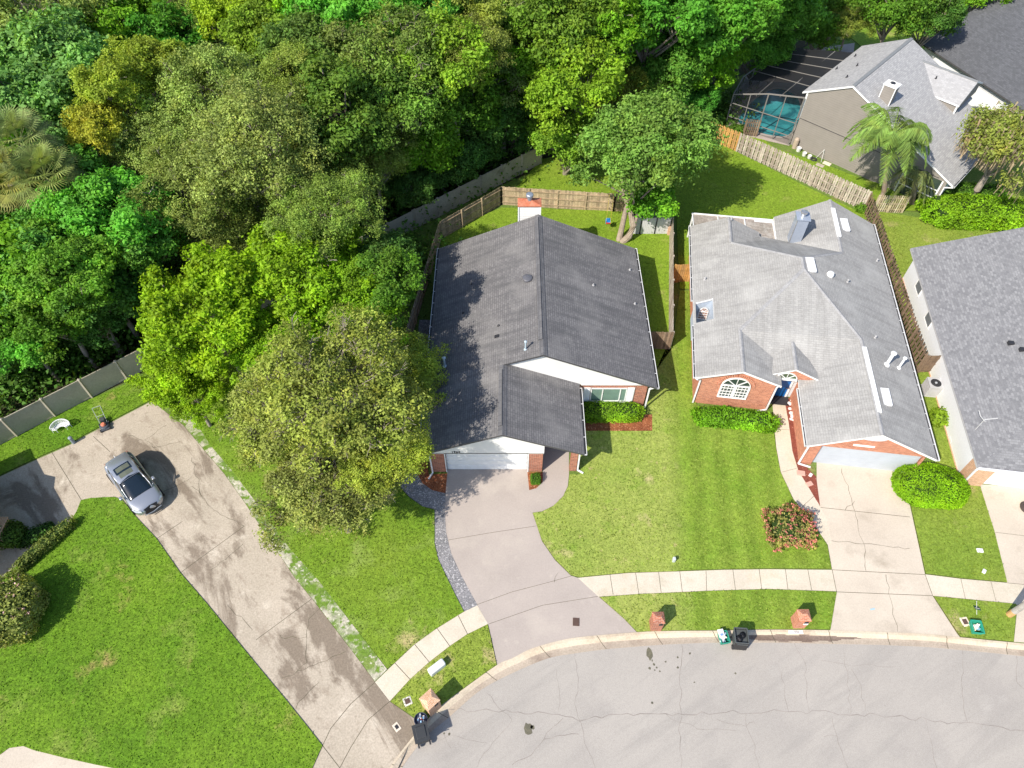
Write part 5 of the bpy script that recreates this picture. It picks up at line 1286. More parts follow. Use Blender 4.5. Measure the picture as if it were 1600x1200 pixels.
# ---- tufts of grass standing out of the turf
def tufts(names, n_per_m2, colr, hue, label):
    rgx = np.random.default_rng(len(names) * 7 + int(hue * 100)); out = []
    for pl, nm, z in LAWNS:
        if nm not in names: continue
        P = np.array([(p.x, p.y) for p in pl]); lo, hi = P.min(0), P.max(0); lo = np.maximum(lo, [-34, 5]); hi = np.minimum(hi, [40, 62])
        if (hi <= lo).any(): continue
        n = int((hi - lo).prod() * n_per_m2); q = rgx.uniform(lo, hi, (n, 2)); ins = np.zeros(n, bool)
        for k in range(len(P)):
            a, b = P[k], P[(k+1) % len(P)]; c = (a[1] > q[:,1]) != (b[1] > q[:,1])
            xi = (b[0]-a[0]) * (q[:,1]-a[1]) / (b[1]-a[1] + 1e-12) + a[0]; ins ^= c & (q[:,0] < xi)
        q = q[ins]; out.append(np.column_stack([q, np.full(len(q), z + .015)]))
    C = np.concatenate(out); n = len(C)
    cl = .5 + .5*np.sin(C[:,0]*1.3 + 2*np.sin(C[:,1]*.7))*np.sin(C[:,1]*1.1 + C[:,0]*.4)
    N_ = unit(rgx.normal(size=(n,3)) + np.array([0,0,.5]))
    me = leafmesh('grass', C, N_, rgx.uniform(.05,.15,n), np.stack([np.clip(.55*rgx.random(n)+.35*cl,0,1), hue*rgx.random(n)**2 + .3*cl*hue, rgx.random(n)], 1), LEAF, aspect=.35, rng=rgx)
    o = bpy.data.objects.new('grass', me); col.objects.link(o); o.color = rgba(colr); tag(o, label, kind='stuff')
tufts(('lush_lawn',), 85, (.115,.25,.010), .45, 'short lush grass of the left lawns')
tufts(('front_lawn','verge_lawn','worn_lawn'), 90, (.16,.255,.025), .6, 'short patchy grass beside the drives')
tufts(('front_yard_lawn',), 80, (.19,.285,.04), .5, 'short mown grass of the two front yards')
tufts(('back_lawn',), 50, (.16,.28,.02), .4, 'short grass of the back yards')
# ---------------------------------------------------------------- fences
def wood(name, c, amt=.3):
    return natural(name, c, tuple(x*.7 for x in c), 2.2, 14, amt, [(tuple(x*.5 for x in c), 1.1, .58, .75)], bump=.4, bdist=.01)
WG = [wood('weathered_board', (.36,.31,.25)), wood('weathered_board', (.30,.25,.20)), wood('weathered_board', (.42,.36,.29)), wood('weathered_board', (.25,.21,.17))]
WT = [wood('tan_board', (.50,.39,.26)), wood('tan_board', (.43,.33,.22)), wood('tan_board', (.56,.44,.30)), wood('tan_board', (.38,.30,.21))]
WO = [wood('new_orange_board', (.58,.33,.11)), wood('new_orange_board', (.52,.29,.10)), wood('new_orange_board', (.62,.38,.15)), wood('new_orange_board', (.5,.3,.12))]
WB = [wood('brown_board', (.27,.19,.13)), wood('brown_board', (.22,.155,.11)), wood('brown_board', (.33,.24,.17)), wood('brown_board', (.19,.14,.10))]
WP = [wood('pale_board', (.50,.44,.37)), wood('pale_board', (.44,.38,.32)), wood('pale_board', (.56,.50,.43)), wood('pale_board', (.38,.32,.27))]
WY = [wood('cream_board', (.62,.53,.36)), wood('cream_board', (.55,.46,.30)), wood('cream_board', (.68,.60,.44)), wood('cream_board', (.42,.34,.22))]
VIN = [natural('tan_vinyl', (.40,.365,.30), (.35,.32,.26), .7, 8, .12, [((.20,.20,.14), .9, .58, .78)], rough=.6, bump=0)]
VIND = [natural('grimy_vinyl', (.44,.39,.32), (.36,.32,.26), .7, 7, .2, [((.20,.18,.13), 1.2, .55, .75)], rough=.7, bump=0)]
def fence(label, pts, h, style, mats, group=None, step=2.4, post_mat=None, name='fence', front=1):
    pts = [Vector((p.x, p.y, 0)) for p in pts]; O = pts[0]
    t = thing(name, label, 'fence', O, 0, group)
    pm = post_mat or mats[0]; posts = []
    for a, b in zip(pts, pts[1:]):
        Ln = (b - a).length; n = max(1, round(Ln / step)); d = (b - a).normalized(); nn = Vector((-d.y, d.x, 0)) * front
        for k in range(n):
            p, q = a.lerp(b, k/n) - O, a.lerp(b, (k+1)/n) - O; seg = (q - p).length
            posts.append(p); mb = MB()
            if style == 'vinyl':
                mb.bar(p + Vector((0,0,h/2)), q + Vector((0,0,h/2)), .035, h - .16, 0)
                for z in (.10, h - .05): mb.bar(p + Vector((0,0,z)), q + Vector((0,0,z)), .06, .11, 0)
                m_ = int(seg / .15)
                for j in range(1, m_): c = p.lerp(q, j/m_); mb.bar(c + nn*.02 + Vector((0,0,.16)), c + nn*.02 + Vector((0,0,h-.11)), .008, .008, 0); 
            else:
                w = {'board': .14, 'shadow': .14, 'picket': .10}[style]; gap = {'board': .004, 'shadow': .045, 'picket': .06}[style]
                m_ = int(seg / (w + gap)); 
                for z in (.3, h*.5, h - .3): mb.bar(p + Vector((0,0,z)), q + Vector((0,0,z)), .04, .09, 1)
                for j in range(m_):
                    c = p.lerp(q, (j+.5)/m_); hh = h + random.uniform(-.03, .03); side = nn * .04 * (1 if style != 'shadow' or j % 2 == 0 else -1) * -1
                    lean = d * random.uniform(-.01, .01); mi = random.randrange(4)
                    A = c + side; u = d * w * .5; tk = nn * .01; zz = Vector((0,0,hh))
                    i = mb.add([A-u-tk, A+u-tk, A+u+tk, A-u+tk, A-u-tk+zz-Vector((0,0,.015)), A+u-tk+zz-Vector((0,0,.015)), A+u+tk+zz-Vector((0,0,.015)), A-u+tk+zz-Vector((0,0,.015)), A-tk+zz, A+tk+zz])
                    for q_ in ((0,1,5,8,4),(3,7,9,6,2),(0,4,7,3),(1,2,6,5),(4,8,9,7),(8,5,6,9)): mb.face([i+r_ for r_ in q_], mi)
            mb.build('panel', mats if len(mats) > 1 else mats * 1, t)
        posts.append(b - O)
    for p in posts:
        mb = MB(); w = .075 if style == 'vinyl' else .05
        mb.box(p.x-w, p.x+w, p.y-w, p.y+w, 0, h + (.05 if style == 'vinyl' else -.02))
        if style == 'vinyl': 
            i = mb.add([(p.x-w-.015,p.y-w-.015,h+.05),(p.x+w+.015,p.y-w-.015,h+.05),(p.x+w+.015,p.y+w+.015,h+.05),(p.x-w-.015,p.y+w+.015,h+.05),(p.x,p.y,h+.12)])
            for q_ in ((0,1,4),(1,2,4),(2,3,4),(3,0,4),(3,2,1,0)): mb.face([i+r_ for r_ in q_])
        mb.build('post', [pm], t)
    return t
def tp(x, y, h=1.8): p = at(x, y, h); p.z = 0; return p
vA, vB = at(94, 647), tp(645, 330); dv = (vB - vA).normalized()
fence('tan vinyl privacy fence behind the stained driveway and the lime trees', [vA - dv*12.1, vB], 1.85, 'vinyl', VIN)
fence('grimy grey fence in tree shade behind the wooden yard fence', [vB + dv*.15, vB + dv*13.5], 1.85, 'vinyl', VIND)
c1 = tp(687,347); c2 = tp(783,292); c3 = tp(962,303); c4 = tp(1046,305); c5 = tp(1053,330); c6 = tp(1053,518)
fl = tp(640,500); fl2 = fl + (fl - c1).normalized() * 3.2
fence('brown board fence along the shaded left side of the centre house', [fl2, c1], 1.8, 'board', WT, front=-1)
fence('tan board fence across the centre back yard behind the chimney', [c1 + Vector((.05,.05,0)), c2, c3, c4], 1.8, 'board', WT, front=-1)
fence('grey board fence dividing the two brick houses yards', [c4, c5 , c6], 1.8, 'board', WP, front=1)
fence('short brown board gate section beside the front of the centre house', [c6 + Vector((-.06,-.04,0)), tp(1013,517)], 1.8, 'board', WB, step=1.4, front=-1)
fence('short new orange board gate beside the pale grey roofed house', [tp(1056,413), tp(1083,412)], 1.8, 'board', WO, step=1.4, front=1)
f0, f1, f2 = tp(1098,185), tp(1157,208), tp(1362,300)
fence('new orange section of the shadowbox fence by the pool', [f0, f1], 1.85, 'shadow', WO)
fence('pale grey shadowbox fence between the green yard and the taupe house', [f1 + (f2-f1)*.004, f2], 1.85, 'shadow', WP)
f3 = tp(1451,556)
fence('brown shadowbox fence squeezed between the two right hand houses', [f2 + (f3-f2).normalized()*.15, f3], 1.8, 'shadow', WB, front=1)
fence('cream picket fence between the palms and the hedge', [tp(1376,303), tp(1424,304)], 1.7, 'picket', WY, step=1.6, front=1)
fence('brown board gate with an orange board by the air conditioner', [f3 + Vector((.1,0,0)), tp(1474,556)], 1.8, 'board', WB[:3] + WO[:1], step=1.0, front=-1)
fence('dark worn board gate leaning by the pool cage', [at(1160,212), at(1181,214)], 1.7, 'picket', WB, step=1.2)

# ---------------------------------------------------------------- pool and its cage
POOLW = newmat('pool_water', .06, .6)[0]; nt_ = POOLW.node_tree; N_ = NT(nt_); co_ = N_.coord('Object')
N_.link(N_.mix(N_.ramp(N_.noise(co_, .5, 4, .6, .8), .4, .62), (.02,.18,.24), (.07,.46,.52)), nt_.nodes['Principled BSDF'].inputs['Base Color'])
N_.bump(N_.noise(co_, 6, 3), nt_.nodes['Principled BSDF'], .25, .03)
DECK = natural('pool_deck_concrete', (.42,.36,.33), (.36,.31,.29), .7, 10, .15, bump=.1)
pave('pool_deck', [(1130,205),(1142,178),(1165,120),(1255,80),(1335,68),(1330,120),(1262,143),(1233,228)], DECK, z=.07)
wp = smooth_line(ats([(1150,190),(1162,172),(1185,150),(1215,138),(1245,150),(1252,175),(1243,200),(1228,214),(1200,212),(1170,203),(1150,190)], .085), 50)
mb = MB(); mb.poly(wp[:-1]); tag(mb.build('pool_water', [POOLW]), kind='structure')
mb = MB(); mb.tube([p + Vector((0,0,.02)) for p in wp], .09, 6, 0, cap=False); tag(mb.build('pool_coping', [plain('coping', (.45,.42,.40), .7)]), kind='structure')
scr = bpy.data.materials.new('insect_screen'); scr.use_nodes = True; n_ = scr.node_tree; Nn_ = NT(n_)
tr_ = Nn_.n('ShaderNodeBsdfTransparent'); pb_ = n_.nodes['Principled BSDF']; pb_.inputs['Base Color'].default_value = (.012,.012,.014,1); pb_.inputs['Roughness'].default_value = .7
mx_ = Nn_.n('ShaderNodeMixShader'); mx_.inputs[0].default_value = .28; n_.links.new(tr_.outputs[0], mx_.inputs[1]); n_.links.new(pb_.outputs[0], mx_.inputs[2]); n_.links.new(mx_.outputs[0], n_.nodes['Material Output'].inputs['Surface'])
scr2 = scr.copy(); scr2.name = 'dark_roof_screen'
[n for n in scr2.node_tree.nodes if n.type == 'MIX_SHADER'][0].inputs[0].default_value = .965
FR_ = plain('bronze_cage_frame', (.22,.21,.20), .5)
cg = thing('pool_cage', 'screened pool cage with grey frame and dark mesh roof', 'pool cage', at(1205, 216)); MC = Matrix.Translation(-at(1205, 216))
a0, a1, a2 = at(1231,227), at(1204,218), at(1144,200)
b0 = at(1254,140,4.6); H = 4.6; up_ = Vector((0,0,H))
g0 = Vector((a0.x, a0.y, 0)); g1 = g0 + (a1-a0).normalized()*3.0; g2 = g0 + (a1-a0).normalized()*6.0
v3 = Vector((math.sin(R(43.5)), math.cos(R(43.5)), 0)); g3 = g2 + v3*3.4 - (a0-a1).normalized()*1.0; g4 = g3 + v3*7.6
g5 = g0 + v3*10.3
H = 3.0; Hh = 4.6
mb = MB(); mb.M = MC
topz = {id(g0): Hh}
def tz(p, z): return Vector((p.x, p.y, z))
base = [g0, g1, g2, g3, g4, g5]; tops = [4.6, 4.0, 3.0, 3.0, 3.0, 4.6]
for p, z in zip(base, tops): mb.bar(tz(p,0), tz(p,z), .09, .09)
for k in range(4):
    a, b = base[k], base[k+1]; za_, zb_ = tops[k], tops[k+1]
    mb.bar(tz(a,za_), tz(b,zb_), .09, .09); mb.bar(tz(a,.9), tz(b,.9), .06, .06); mb.bar(tz(a,2.2), tz(b,2.2), .06, .06)
    n = 3 if k == 3 else 1
    for j in range(1, n+1): c = a.lerp(b, j/(n+1)); mb.bar(tz(c,0), tz(c, za_+(zb_-za_)*j/(n+1)), .06, .06)
for j in range(1, 5):
    p, q = g0.lerp(g5, j/5), g3.lerp(g4, j/5); mb.bar(tz(p,4.62), tz(q,3.02), .05, .05)
for j in (1, 2): mb.bar(tz(g0.lerp(g2, j/3), 4.6-.55*j), tz(g5.lerp(g4, j/3), 4.6-.55*j), .06, .06)
mb.build('cage_frame', [FR_], cg)
mb = MB(); mb.M = MC
for k in range(4): mb.poly([tz(base[k],0), tz(base[k+1],0), tz(base[k+1],tops[k+1]), tz(base[k],tops[k])])
e_ = .28; r0_, r1_ = g0.lerp(g5, e_), g2.lerp(g4, e_)
mb.poly([tz(g0,4.6), tz(g1,4.0), tz(g2,3.0), tz(g3,3.0), tz(r1_,3.0), tz(r0_,4.6)])
mb.build('mesh_screen', [scr], cg)
mb = MB(); mb.M = MC; mb.poly([tz(r0_,4.6), tz(r1_,3.0), tz(g4,3.0), tz(g5,4.6)]); mb.build('roof_screen', [scr2], cg)
mb = MB(); mb.M = MC
for k in (0, 3): mb.box(g0.x-6.4+k*.1, g0.x-5.9+k*.1, g0.y+3+k, g0.y+3.5+k, .07, .5)
FURN = plain('deck_furniture', (.08,.08,.09), .6)
p_ = at(1238, 217)

# ---------------------------------------------------------------- car
def car(label, c, rz):
    t = thing('parked_car', label, 'car', (c.x, c.y, 0), rz)
    SIL = bpy.data.materials.new('silver_car_paint'); SIL.use_nodes = True; b = SIL.node_tree.nodes['Principled BSDF']
    b.inputs['Base Color'].default_value = (.40,.42,.47,1); b.inputs['Metallic'].default_value = .65; b.inputs['Roughness'].default_value = .32; b.inputs['Coat Weight'].default_value = .8; b.inputs['Coat Roughness'].default_value = .05
    BLK = plain('black_trim', (.012,.012,.014), .45); GL = glass('dark_car_glass', (.006,.012,.02), .04)
    st = [(-2.26,.60,.62,.45),(-2.22,.74,.86,.33),(-2.05,.86,1.00,.28),(-1.7,.905,1.03,.24),(-1.35,.925,1.02,.24),(-1.0,.92,1.0,.22),(-.4,.905,.975,.22),(.3,.905,.965,.22),(.9,.915,.965,.22),(1.2,.925,.965,.24),(1.5,.92,.945,.24),(1.8,.88,.90,.26),(2.05,.80,.82,.28),(2.2,.66,.72,.32),(2.27,.45,.60,.40)]
    mb = MB(); rings = []
    for x, w, zb, z0 in st:
        pr_ = [(0,z0),(w*.55,z0),(w*.9,z0+.03),(w*.99,z0+.14),(w,(z0+zb)*.5),(w*.985,zb-.16),(w*.93,zb-.05),(w*.80,zb+.0),(w*.45,zb+.035),(0,zb+.045)]
        full = pr_ + [(-y, z) for y, z in pr_[-2:0:-1]]
        rings.append(mb.add([(x, y, z) for y, z in full]))
    n = 18
    for k in range(len(st)-1):
        for j in range(n): mb.face([rings[k]+j, rings[k+1]+j, rings[k+1]+(j+1) % n, rings[k]+(j+1) % n])
    mb.face([rings[0]+j for j in range(n)]); mb.face([rings[-1]+j for j in range(n)][::-1])
    body = mb.build('body', [SIL], t, smooth=True, sub=1)
    # greenhouse
    mb = MB(); gs = [(-2.10,.66,.98,.66,1.0),(-1.75,.70,1.0,.60,1.36),(-1.45,.74,1.0,.60,1.50),(-.9,.79,.98,.625,1.555),(-.3,.80,.97,.63,1.565),(.25,.80,.965,.61,1.53),(.65,.79,.965,.60,1.33),(1.0,.77,.965,.62,1.10),(1.28,.66,.965,.64,.985)]
    rg_ = []
    for x, wb, zb, wt, zt in gs:
        rg_.append(mb.add([(x,-wb,zb),(x,-(wb*.45+wt*.55),zb+(zt-zb)*.55),(x,-wt,zt),(x,-wt*.5,zt+.03),(x,0,zt+.04),(x,wt*.5,zt+.03),(x,wt,zt),(x,wb*.45+wt*.55,zb+(zt-zb)*.55),(x,wb,zb)]))
    for k in range(len(gs)-1):
        for j in range(8): mb.face([rg_[k]+j, rg_[k+1]+j, rg_[k+1]+j+1, rg_[k]+j+1])
    mb.build('windows', [GL], t, smooth=True)
    mb = MB(); rp = []
    for x, w, z in [(-2.04,.60,1.12),(-1.75,.62,1.41),(-1.45,.62,1.545),(-.9,.64,1.60),(-.3,.645,1.605),(.10,.635,1.59),(.29,.62,1.56)]:
        rp.append(mb.add([(x,-w,z-.012),(x,-w*.92,z+.012),(x,-w*.5,z+.036),(x,0,z+.047),(x,w*.5,z+.036),(x,w*.92,z+.012),(x,w,z-.012)]))
    for k in range(1, len(rp)-1):
        for j in range(6): mb.face([rp[k]+j, rp[k+1]+j, rp[k+1]+j+1, rp[k]+j+1])
    roof = mb.build('roof', [SIL], t, smooth=True)
    mb = MB()   # glass roof
    for xa, xb, za_, zb_ in ((-.85,.20,1.615,1.595),):
        ys = [-.52,-.32,0,.32,.52]; zz_ = [.018,.038,.056,.038,.018]
        for k in range(4):
            mb.poly([(xa,ys[k],1.60+zz_[k]),(xa,ys[k+1],1.60+zz_[k+1]),(-.3,ys[k+1],1.605+zz_[k+1]),(-.3,ys[k],1.605+zz_[k])][::-1])
            mb.poly([(-.3,ys[k],1.605+zz_[k]),(-.3,ys[k+1],1.605+zz_[k+1]),(.27,ys[k+1],1.565+zz_[k+1]),(.27,ys[k],1.565+zz_[k])][::-1])
    mb.build('sunroof', [GL], t)
    mb = MB()
    for xa, xb in ((-.75,-.42),(-.28,.05)): 
        z1_, z2_ = (1.605, 1.605) if xa < -.5 else (1.605, 1.585)
        for y1_, y2_, a_, b_ in ((-.38,0,.042,.066),(0,.38,.066,.042)): mb.poly([(xa,y1_,z1_+a_),(xb,y1_,z2_+a_),(xb,y2_,z2_+b_),(xa,y2_,z1_+b_)])
    mb.build('sunblind', [plain('olive_grey_blind', (.10,.115,.09), .7)], t)
    mb = MB()
    for s in (-1, 1):
        mb.tube([(1.26,s*.68,.985),(1.0,s*.70,1.11),(.65,s*.675,1.33),(.27,s*.625,1.54)], .035, 6); mb.tube([(.27,s*.625,1.54),(-.6,s*.64,1.575),(-1.45,s*.61,1.51),(-2.0,s*.66,1.06)], .038, 6)
        mb.tube([(-.35,s*.80,.98),(-.35,s*.64,1.56)], .02, 5); mb.tube([(-1.3,s*.77,1.0),(-1.5,s*.62,1.49)], .05, 6)
    mb.build('pillars', [SIL], t, smooth=True)
    mb = MB(); mb.tube([(-1.75,0,1.44),(-1.85,0,1.50)], .02, 6); mb.build('antenna', [WHITE], t)
    for s in (-1, 1):
        mb = MB(); mb.box(.72,.95,s*.90 if s>0 else -1.08,1.08 if s>0 else -.90,1.0,1.15); mb.build('mirror', [SIL], t, bevel=.04)
        mb = MB(); mb.poly([(1.78,s*.86,.80),(2.02,s*.78,.73),(2.21,s*.52,.66),(2.16,s*.50,.76),(1.98,s*.70,.845),(1.76,s*.80,.905)][::s]); h_ = mb.build('headlight', [plain('headlight_glass', (.55,.58,.62), .08, .2)], t)
        h_.location = (.03, s*.035, .03)
        mb = MB(); mb.box(-2.22,-2.08,s*.48 if s>0 else -.72,.72 if s>0 else -.48,.80,.90); mb.build('tail_light', [plain('red_lamp', (.35,.01,.01), .2)], t, bevel=.03)
    mb = MB(); mb.poly([(2.30,-.30,.36),(2.30,.30,.36),(2.315,.46,.50),(2.30,.34,.66),(2.19,.42,.79),(2.16,.0,.83),(2.19,-.42,.79),(2.30,-.34,.66),(2.315,-.46,.50)]); mb.build('grille', [BLK], t)
    mb = MB(); mb.tube([(2.31,-.50,.42),(2.34,0,.36),(2.31,.50,.42)], .03, 6); mb.build('bumper_trim', [SIL], t)
    TY = plain('tyre', (.02,.02,.02), .8); RM = plain('wheel_rim', (.45,.46,.48), .3, .7)
    for x in (-1.38, 1.38):
        for s in (-1, 1):
            mb = MB(); pts = []
            for r_, y in ((.22,.73),(.34,.74),(.355,.78),(.355,.90),(.34,.945),(.22,.95)):
                pts.append(mb.add([(x+r_*math.cos(2*math.pi*k/24), s*y, .355+r_*math.sin(2*math.pi*k/24)) for k in range(24)]))
            for k in range(5):
                for j in range(24): mb.face([pts[k]+j, pts[k]+(j+1)%24, pts[k+1]+(j+1)%24, pts[k+1]+j])
            w = mb.build('wheel', [TY], t)
            mb = MB()
            for k in range(10): a = 2*math.pi*k/10; mb.bar((x, s*.94, .355), (x+.22*math.cos(a), s*.94, .355+.22*math.sin(a)), .045, .02)
            mb.build('rim', [RM], w)
            mb = MB(); mb.tube([(x+.40*math.cos(a), s*.925, .355+.40*math.sin(a)) for a in [math.pi*k/12 for k in range(13)]], .035, 6); mb.build('wheel_arch', [BLK], t)
    return t
ca, cb_ = at(181,716,.8), at(236,793,.6)
cc_ = at(208,753,.75)
car('silver hatchback with glass roof parked nose down on the stained driveway', cc_, math.atan2(cb_.y-ca.y, cb_.x-ca.x))

# ---------------------------------------------------------------- street and garden things
def mailbox(label, x, y, rz, w=.56, h=1.25, m=None, top='hip', door=True):
    p = at(x, y); t = thing('brick_mailbox', label, 'mailbox', p, rz); mb = MB()
    mb.box(-w/2, w/2, -w*.5, w*.5, 0, h)
    if top == 'hip':
        i = mb.add([(-w/2-.03,-w/2-.03,h),(w/2+.03,-w/2-.03,h),(w/2+.03,w/2+.03,h),(-w/2-.03,w/2+.03,h),(-w*.2,0,h+.16),(w*.2,0,h+.16)])
        for q in ((0,1,5,4),(1,2,5),(2,3,4,5),(3,0,4),(3,2,1,0)): mb.face([i+k for k in q])
    mb.build('brick_pillar', [m or BRICK1], t)
    if door:
        mb = MB(); mb.box(.02, .22, -w*.5-.03, -w*.5, h-.36, h-.12); mb.tube([(.12,-w*.5-.03,h-.18),(.12,-w*.5-.03,h-.1)], .05, 8); mb.build('mailbox_door', [DARKM], t, bevel=.02)
    return t
mailbox('red brick mailbox pillar on the verge right of the taupe driveway', 1023, 978, 0)
mb_ = mailbox('tan brick mailbox pillar beside the black bin at the foot of the stained driveway', 675, 1104, R(42), .68, 1.35, BRICK3)
m3 = mailbox('red brick mailbox pillar standing left of the pale concrete driveway by the kerb number', 1245, 974, 0, .58, 1.2, BRICK2)
mb = MB(); mb.box(.02, .24, -.34, -.30, .72, .86); mb.build('mailbox_flag_plate', [WHITE], m3)
p = at(1243, 986, .03)
kn = thing('kerb_number', 'white painted house number block on the kerb below the brick mailbox', 'number', p)
q_ = [v for v in gutL]; mb = MB(); mb.slab([(-.38,-.15,.008),(.38,-.15,.008),(.38,.03,.012),(-.38,.03,.012)], .012); mb.build('number_block', [WHITE], kn)
text_mesh('1958', .16, .003, NUMB, 'numerals', kn, Vector((0,-.06,.014)), (0,0,0))
def tub(label, x, y, rz, colr, w=.42, l=.55, h=.38, name='recycling_bin', group=None, junk=True, cols=((.7,.72,.75),(.05,.08,.2),(.75,.7,.55),(.3,.45,.6))):
    p = at(x, y); t = thing(name, label, 'bin', p, rz); mb = MB(); k = .86; tw = .03
    o = [(-w/2,-l/2),(w/2,-l/2),(w/2,l/2),(-w/2,l/2)]
    for (a, b) in zip(o, o[1:]+o[:1]):
        mb.poly([(a[0]*k,a[1]*k,0),(b[0]*k,b[1]*k,0),(b[0],b[1],h),(a[0],a[1],h)]); mb.poly([(b[0]*.93,b[1]*.93,h),(a[0]*.93,a[1]*.93,h),(a[0]*.8,a[1]*.8,.05),(b[0]*.8,b[1]*.8,.05)][::-1])
        mb.bar((a[0],a[1],h), (b[0],b[1],h), .045, .04)
    mb.poly([(a[0]*k,a[1]*k,.04) for a in o]); mb.build('tub', [plain('bin_plastic', colr, .5)], t)
    if junk:
        random.seed(int(x)); 
        for q in range(9):
            mb = MB(); cx_, cy_, cz_ = random.uniform(-w*.28,w*.28), random.uniform(-l*.3,l*.3), h*random.uniform(.55,1.0); s_ = random.uniform(.06,.11)
            mb.M = Matrix.Translation((cx_,cy_,cz_)) @ Matrix.Rotation(random.random()*3,4,'Z') @ Matrix.Rotation(random.uniform(-.6,.6),4,'X')
            if q % 2: mb.box(-s_,s_,-s_*1.3,s_*1.3,-.02,.02)
            else: mb.lathe((0,0,-s_), [(s_*.45,0),(s_*.5,s_*1.6),(s_*.2,s_*2.1)], 8)
            mb.build('rubbish', [plain('rubbish', random.choice(cols), .4)], t)
    return t
tub('green recycling tub with cans and papers beside the black bin at the kerb', 1129, 999, R(8), (.03,.28,.20), .46, .62, .36)
tub('green recycling tub full of bottles on the grass beside the meter plate', 1522, 983, R(-6), (.03,.32,.22), .52, .66, .36, cols=((.75,.75,.55),(.7,.75,.8),(.2,.45,.6),(.8,.8,.8)))
def wheelie(label, x, y, rz, lid=True, full=False):
    p = at(x, y); t = thing('wheelie_bin', label, 'bin', p, rz); mb = MB(); G = plain('dark_bin_plastic', (.035,.038,.042) if lid else (.07,.078,.08), .5)
    w, d, h = .33, .38, 1.0
    b_ = [(-w*.75,-d*.75,.06),(w*.75,-d*.75,.06),(w*.75,d*.75,.06),(-w*.75,d*.75,.06)]; c_ = [(-w,-d,h),(w,-d,h),(w,d,h),(-w,d,h)]
    i = mb.add(b_ + c_)
    for q in ((3,2,1,0),(0,1,5,4),(1,2,6,5),(2,3,7,6),(3,0,4,7)): mb.face([i+k for k in q])
    for a, b in zip(c_, c_[1:]+c_[:1]): mb.bar(a, b, .06, .06)
    if not lid:
        mb.poly([(-w*.9,-d*.9,h-.12),(w*.9,-d*.9,h-.12),(w*.9,d*.9,h-.12),(-w*.9,d*.9,h-.12)], 0)
    mb.build('bin_body', [G], t, bevel=.015)
    if lid:
        mb = MB(); mb.slab([(-w-.03,-d-.03,h+.07),(w+.03,-d-.03,h+.07),(w+.03,d+.05,h+.10),(-w-.03,d+.05,h+.10)], .06); mb.box(-w*.7,w*.7,-d*.7,d*.7,h+.08,h+.125); mb.build('lid', [G], t, bevel=.02)
    else:
        mb = MB(); mb.slab([(-w-.03,d+.02,h),(w+.03,d+.02,h),(w+.03,d+.10,h-.75),(-w-.03,d+.10,h-.75)], .03); mb.build('lid', [plain('black_lid', (.02,.02,.022), .4)], t)
        mb = MB()
        for k in range(5): 
            mb.lathe((random.uniform(-.12,.12), random.uniform(-.18,.18), h-.22), [(.12,0),(.17,.08),(.14,.16),(.05,.22),(.02,.27)], 9)
        mb.build('rubbish_bag', [plain('shiny_black_bag', (.01,.01,.012), .18)], t)
    mb = MB(); mb.tube([(-w*.8,d+.08,h-.03),(w*.8,d+.08,h-.03)], .025, 8); mb.build('handle', [G], t)
    for s in (-1, 1):
        mb = MB(); mb.tube([(s*w*.72,d*.85,.13),(s*w*.95,d*.85,.13)], .13, 14); mb.build('wheel', [DARKM], t)
    return t
wheelie('black lidded wheelie bin at the kerb beside the tan brick mailbox', 661, 1152, R(18+180))
wheelie('open grey-black wheelie bin with black bags at the kerb', 1151, 1003, R(-4+180), lid=False)
# box of rubbish between mailbox and bin
p = at(659, 1128); t = thing('rubbish_tub', 'dark round tub heaped with cans between the brick mailbox and the lidded bin', 'tub', p); mb = MB()
mb.lathe((0,0,0), [(.24,0),(.31,.5),(.33,.52),(.30,.52),(.28,.40)], 18); mb.build('tub', [plain('dark_blue_plastic', (.03,.04,.08), .5)], t); random.seed(4)
for k in range(16):
    mb = MB(); a = random.random()*6.28; r_ = .22*random.random()**.5; mb.M = Matrix.Translation((r_*math.cos(a), r_*math.sin(a), .5+random.uniform(-.04,.08))) @ Matrix.Rotation(random.random()*3, 4, 'X') @ Matrix.Rotation(random.random()*3, 4, 'Z')
    mb.lathe((0,0,-.05), [(.03,0),(.035,.01),(.035,.11),(.025,.125)], 8); mb.build('can', [plain('can', random.choice([(.7,.7,.75),(.3,.03,.04),(.25,.45,.7),(.75,.72,.7),(.6,.5,.55)]), .3, .3)], t)
# papers on the tub at the kerb
p = at(1127, 990, .42); t = thing('magazine', 'white and blue magazine lying on the green tub at the kerb', 'magazine', p, R(10)); mb = MB(); mb.slab([(-.15,-.22,.0),(.15,-.22,.0),(.15,.22,.04),(-.15,.22,.04)], .02); mb.build('cover', [WHITE], t)
mb = MB(); mb.box(-.08,.08,-.12,.0,.03,.036); mb.build('print', [plain('blue_print', (.2,.3,.6), .5)], t)
# utility boxes and covers
def block(name, label, cat, x, y, rz, sx, sy, h, mat, z=0.0, bevel=.03, lid=None):
    p = at(x, y); p.z = z; t = thing(name, label, cat, p, rz); mb = MB(); mb.box(-sx/2,sx/2,-sy/2,sy/2,0,h); mb.build('casing', [mat], t, bevel=bevel)
    if lid: mb = MB(); mb.box(-sx*lid[0]/2,sx*lid[0]/2,-sy*lid[0]/2,sy*lid[0]/2,h,h+.012); mb.build('cover', [lid[1]], t)
    return t
RUST = plain('rusty_iron', (.10,.06,.05), .8)
block('utility_box', 'long white utility box on the verge beside the curving sidewalk', 'utility box', 683, 1045, R(38), .92, .38, .45, plain('pale_box', (.68,.70,.74), .5), bevel=.07)
block('meter_cover', 'square meter cover with dark lid in the grass left of the tan brick mailbox', 'meter cover', 637, 1096, R(25), .42, .42, .07, plain('cover_frame', (.6,.58,.55), .8), lid=(.6, RUST))
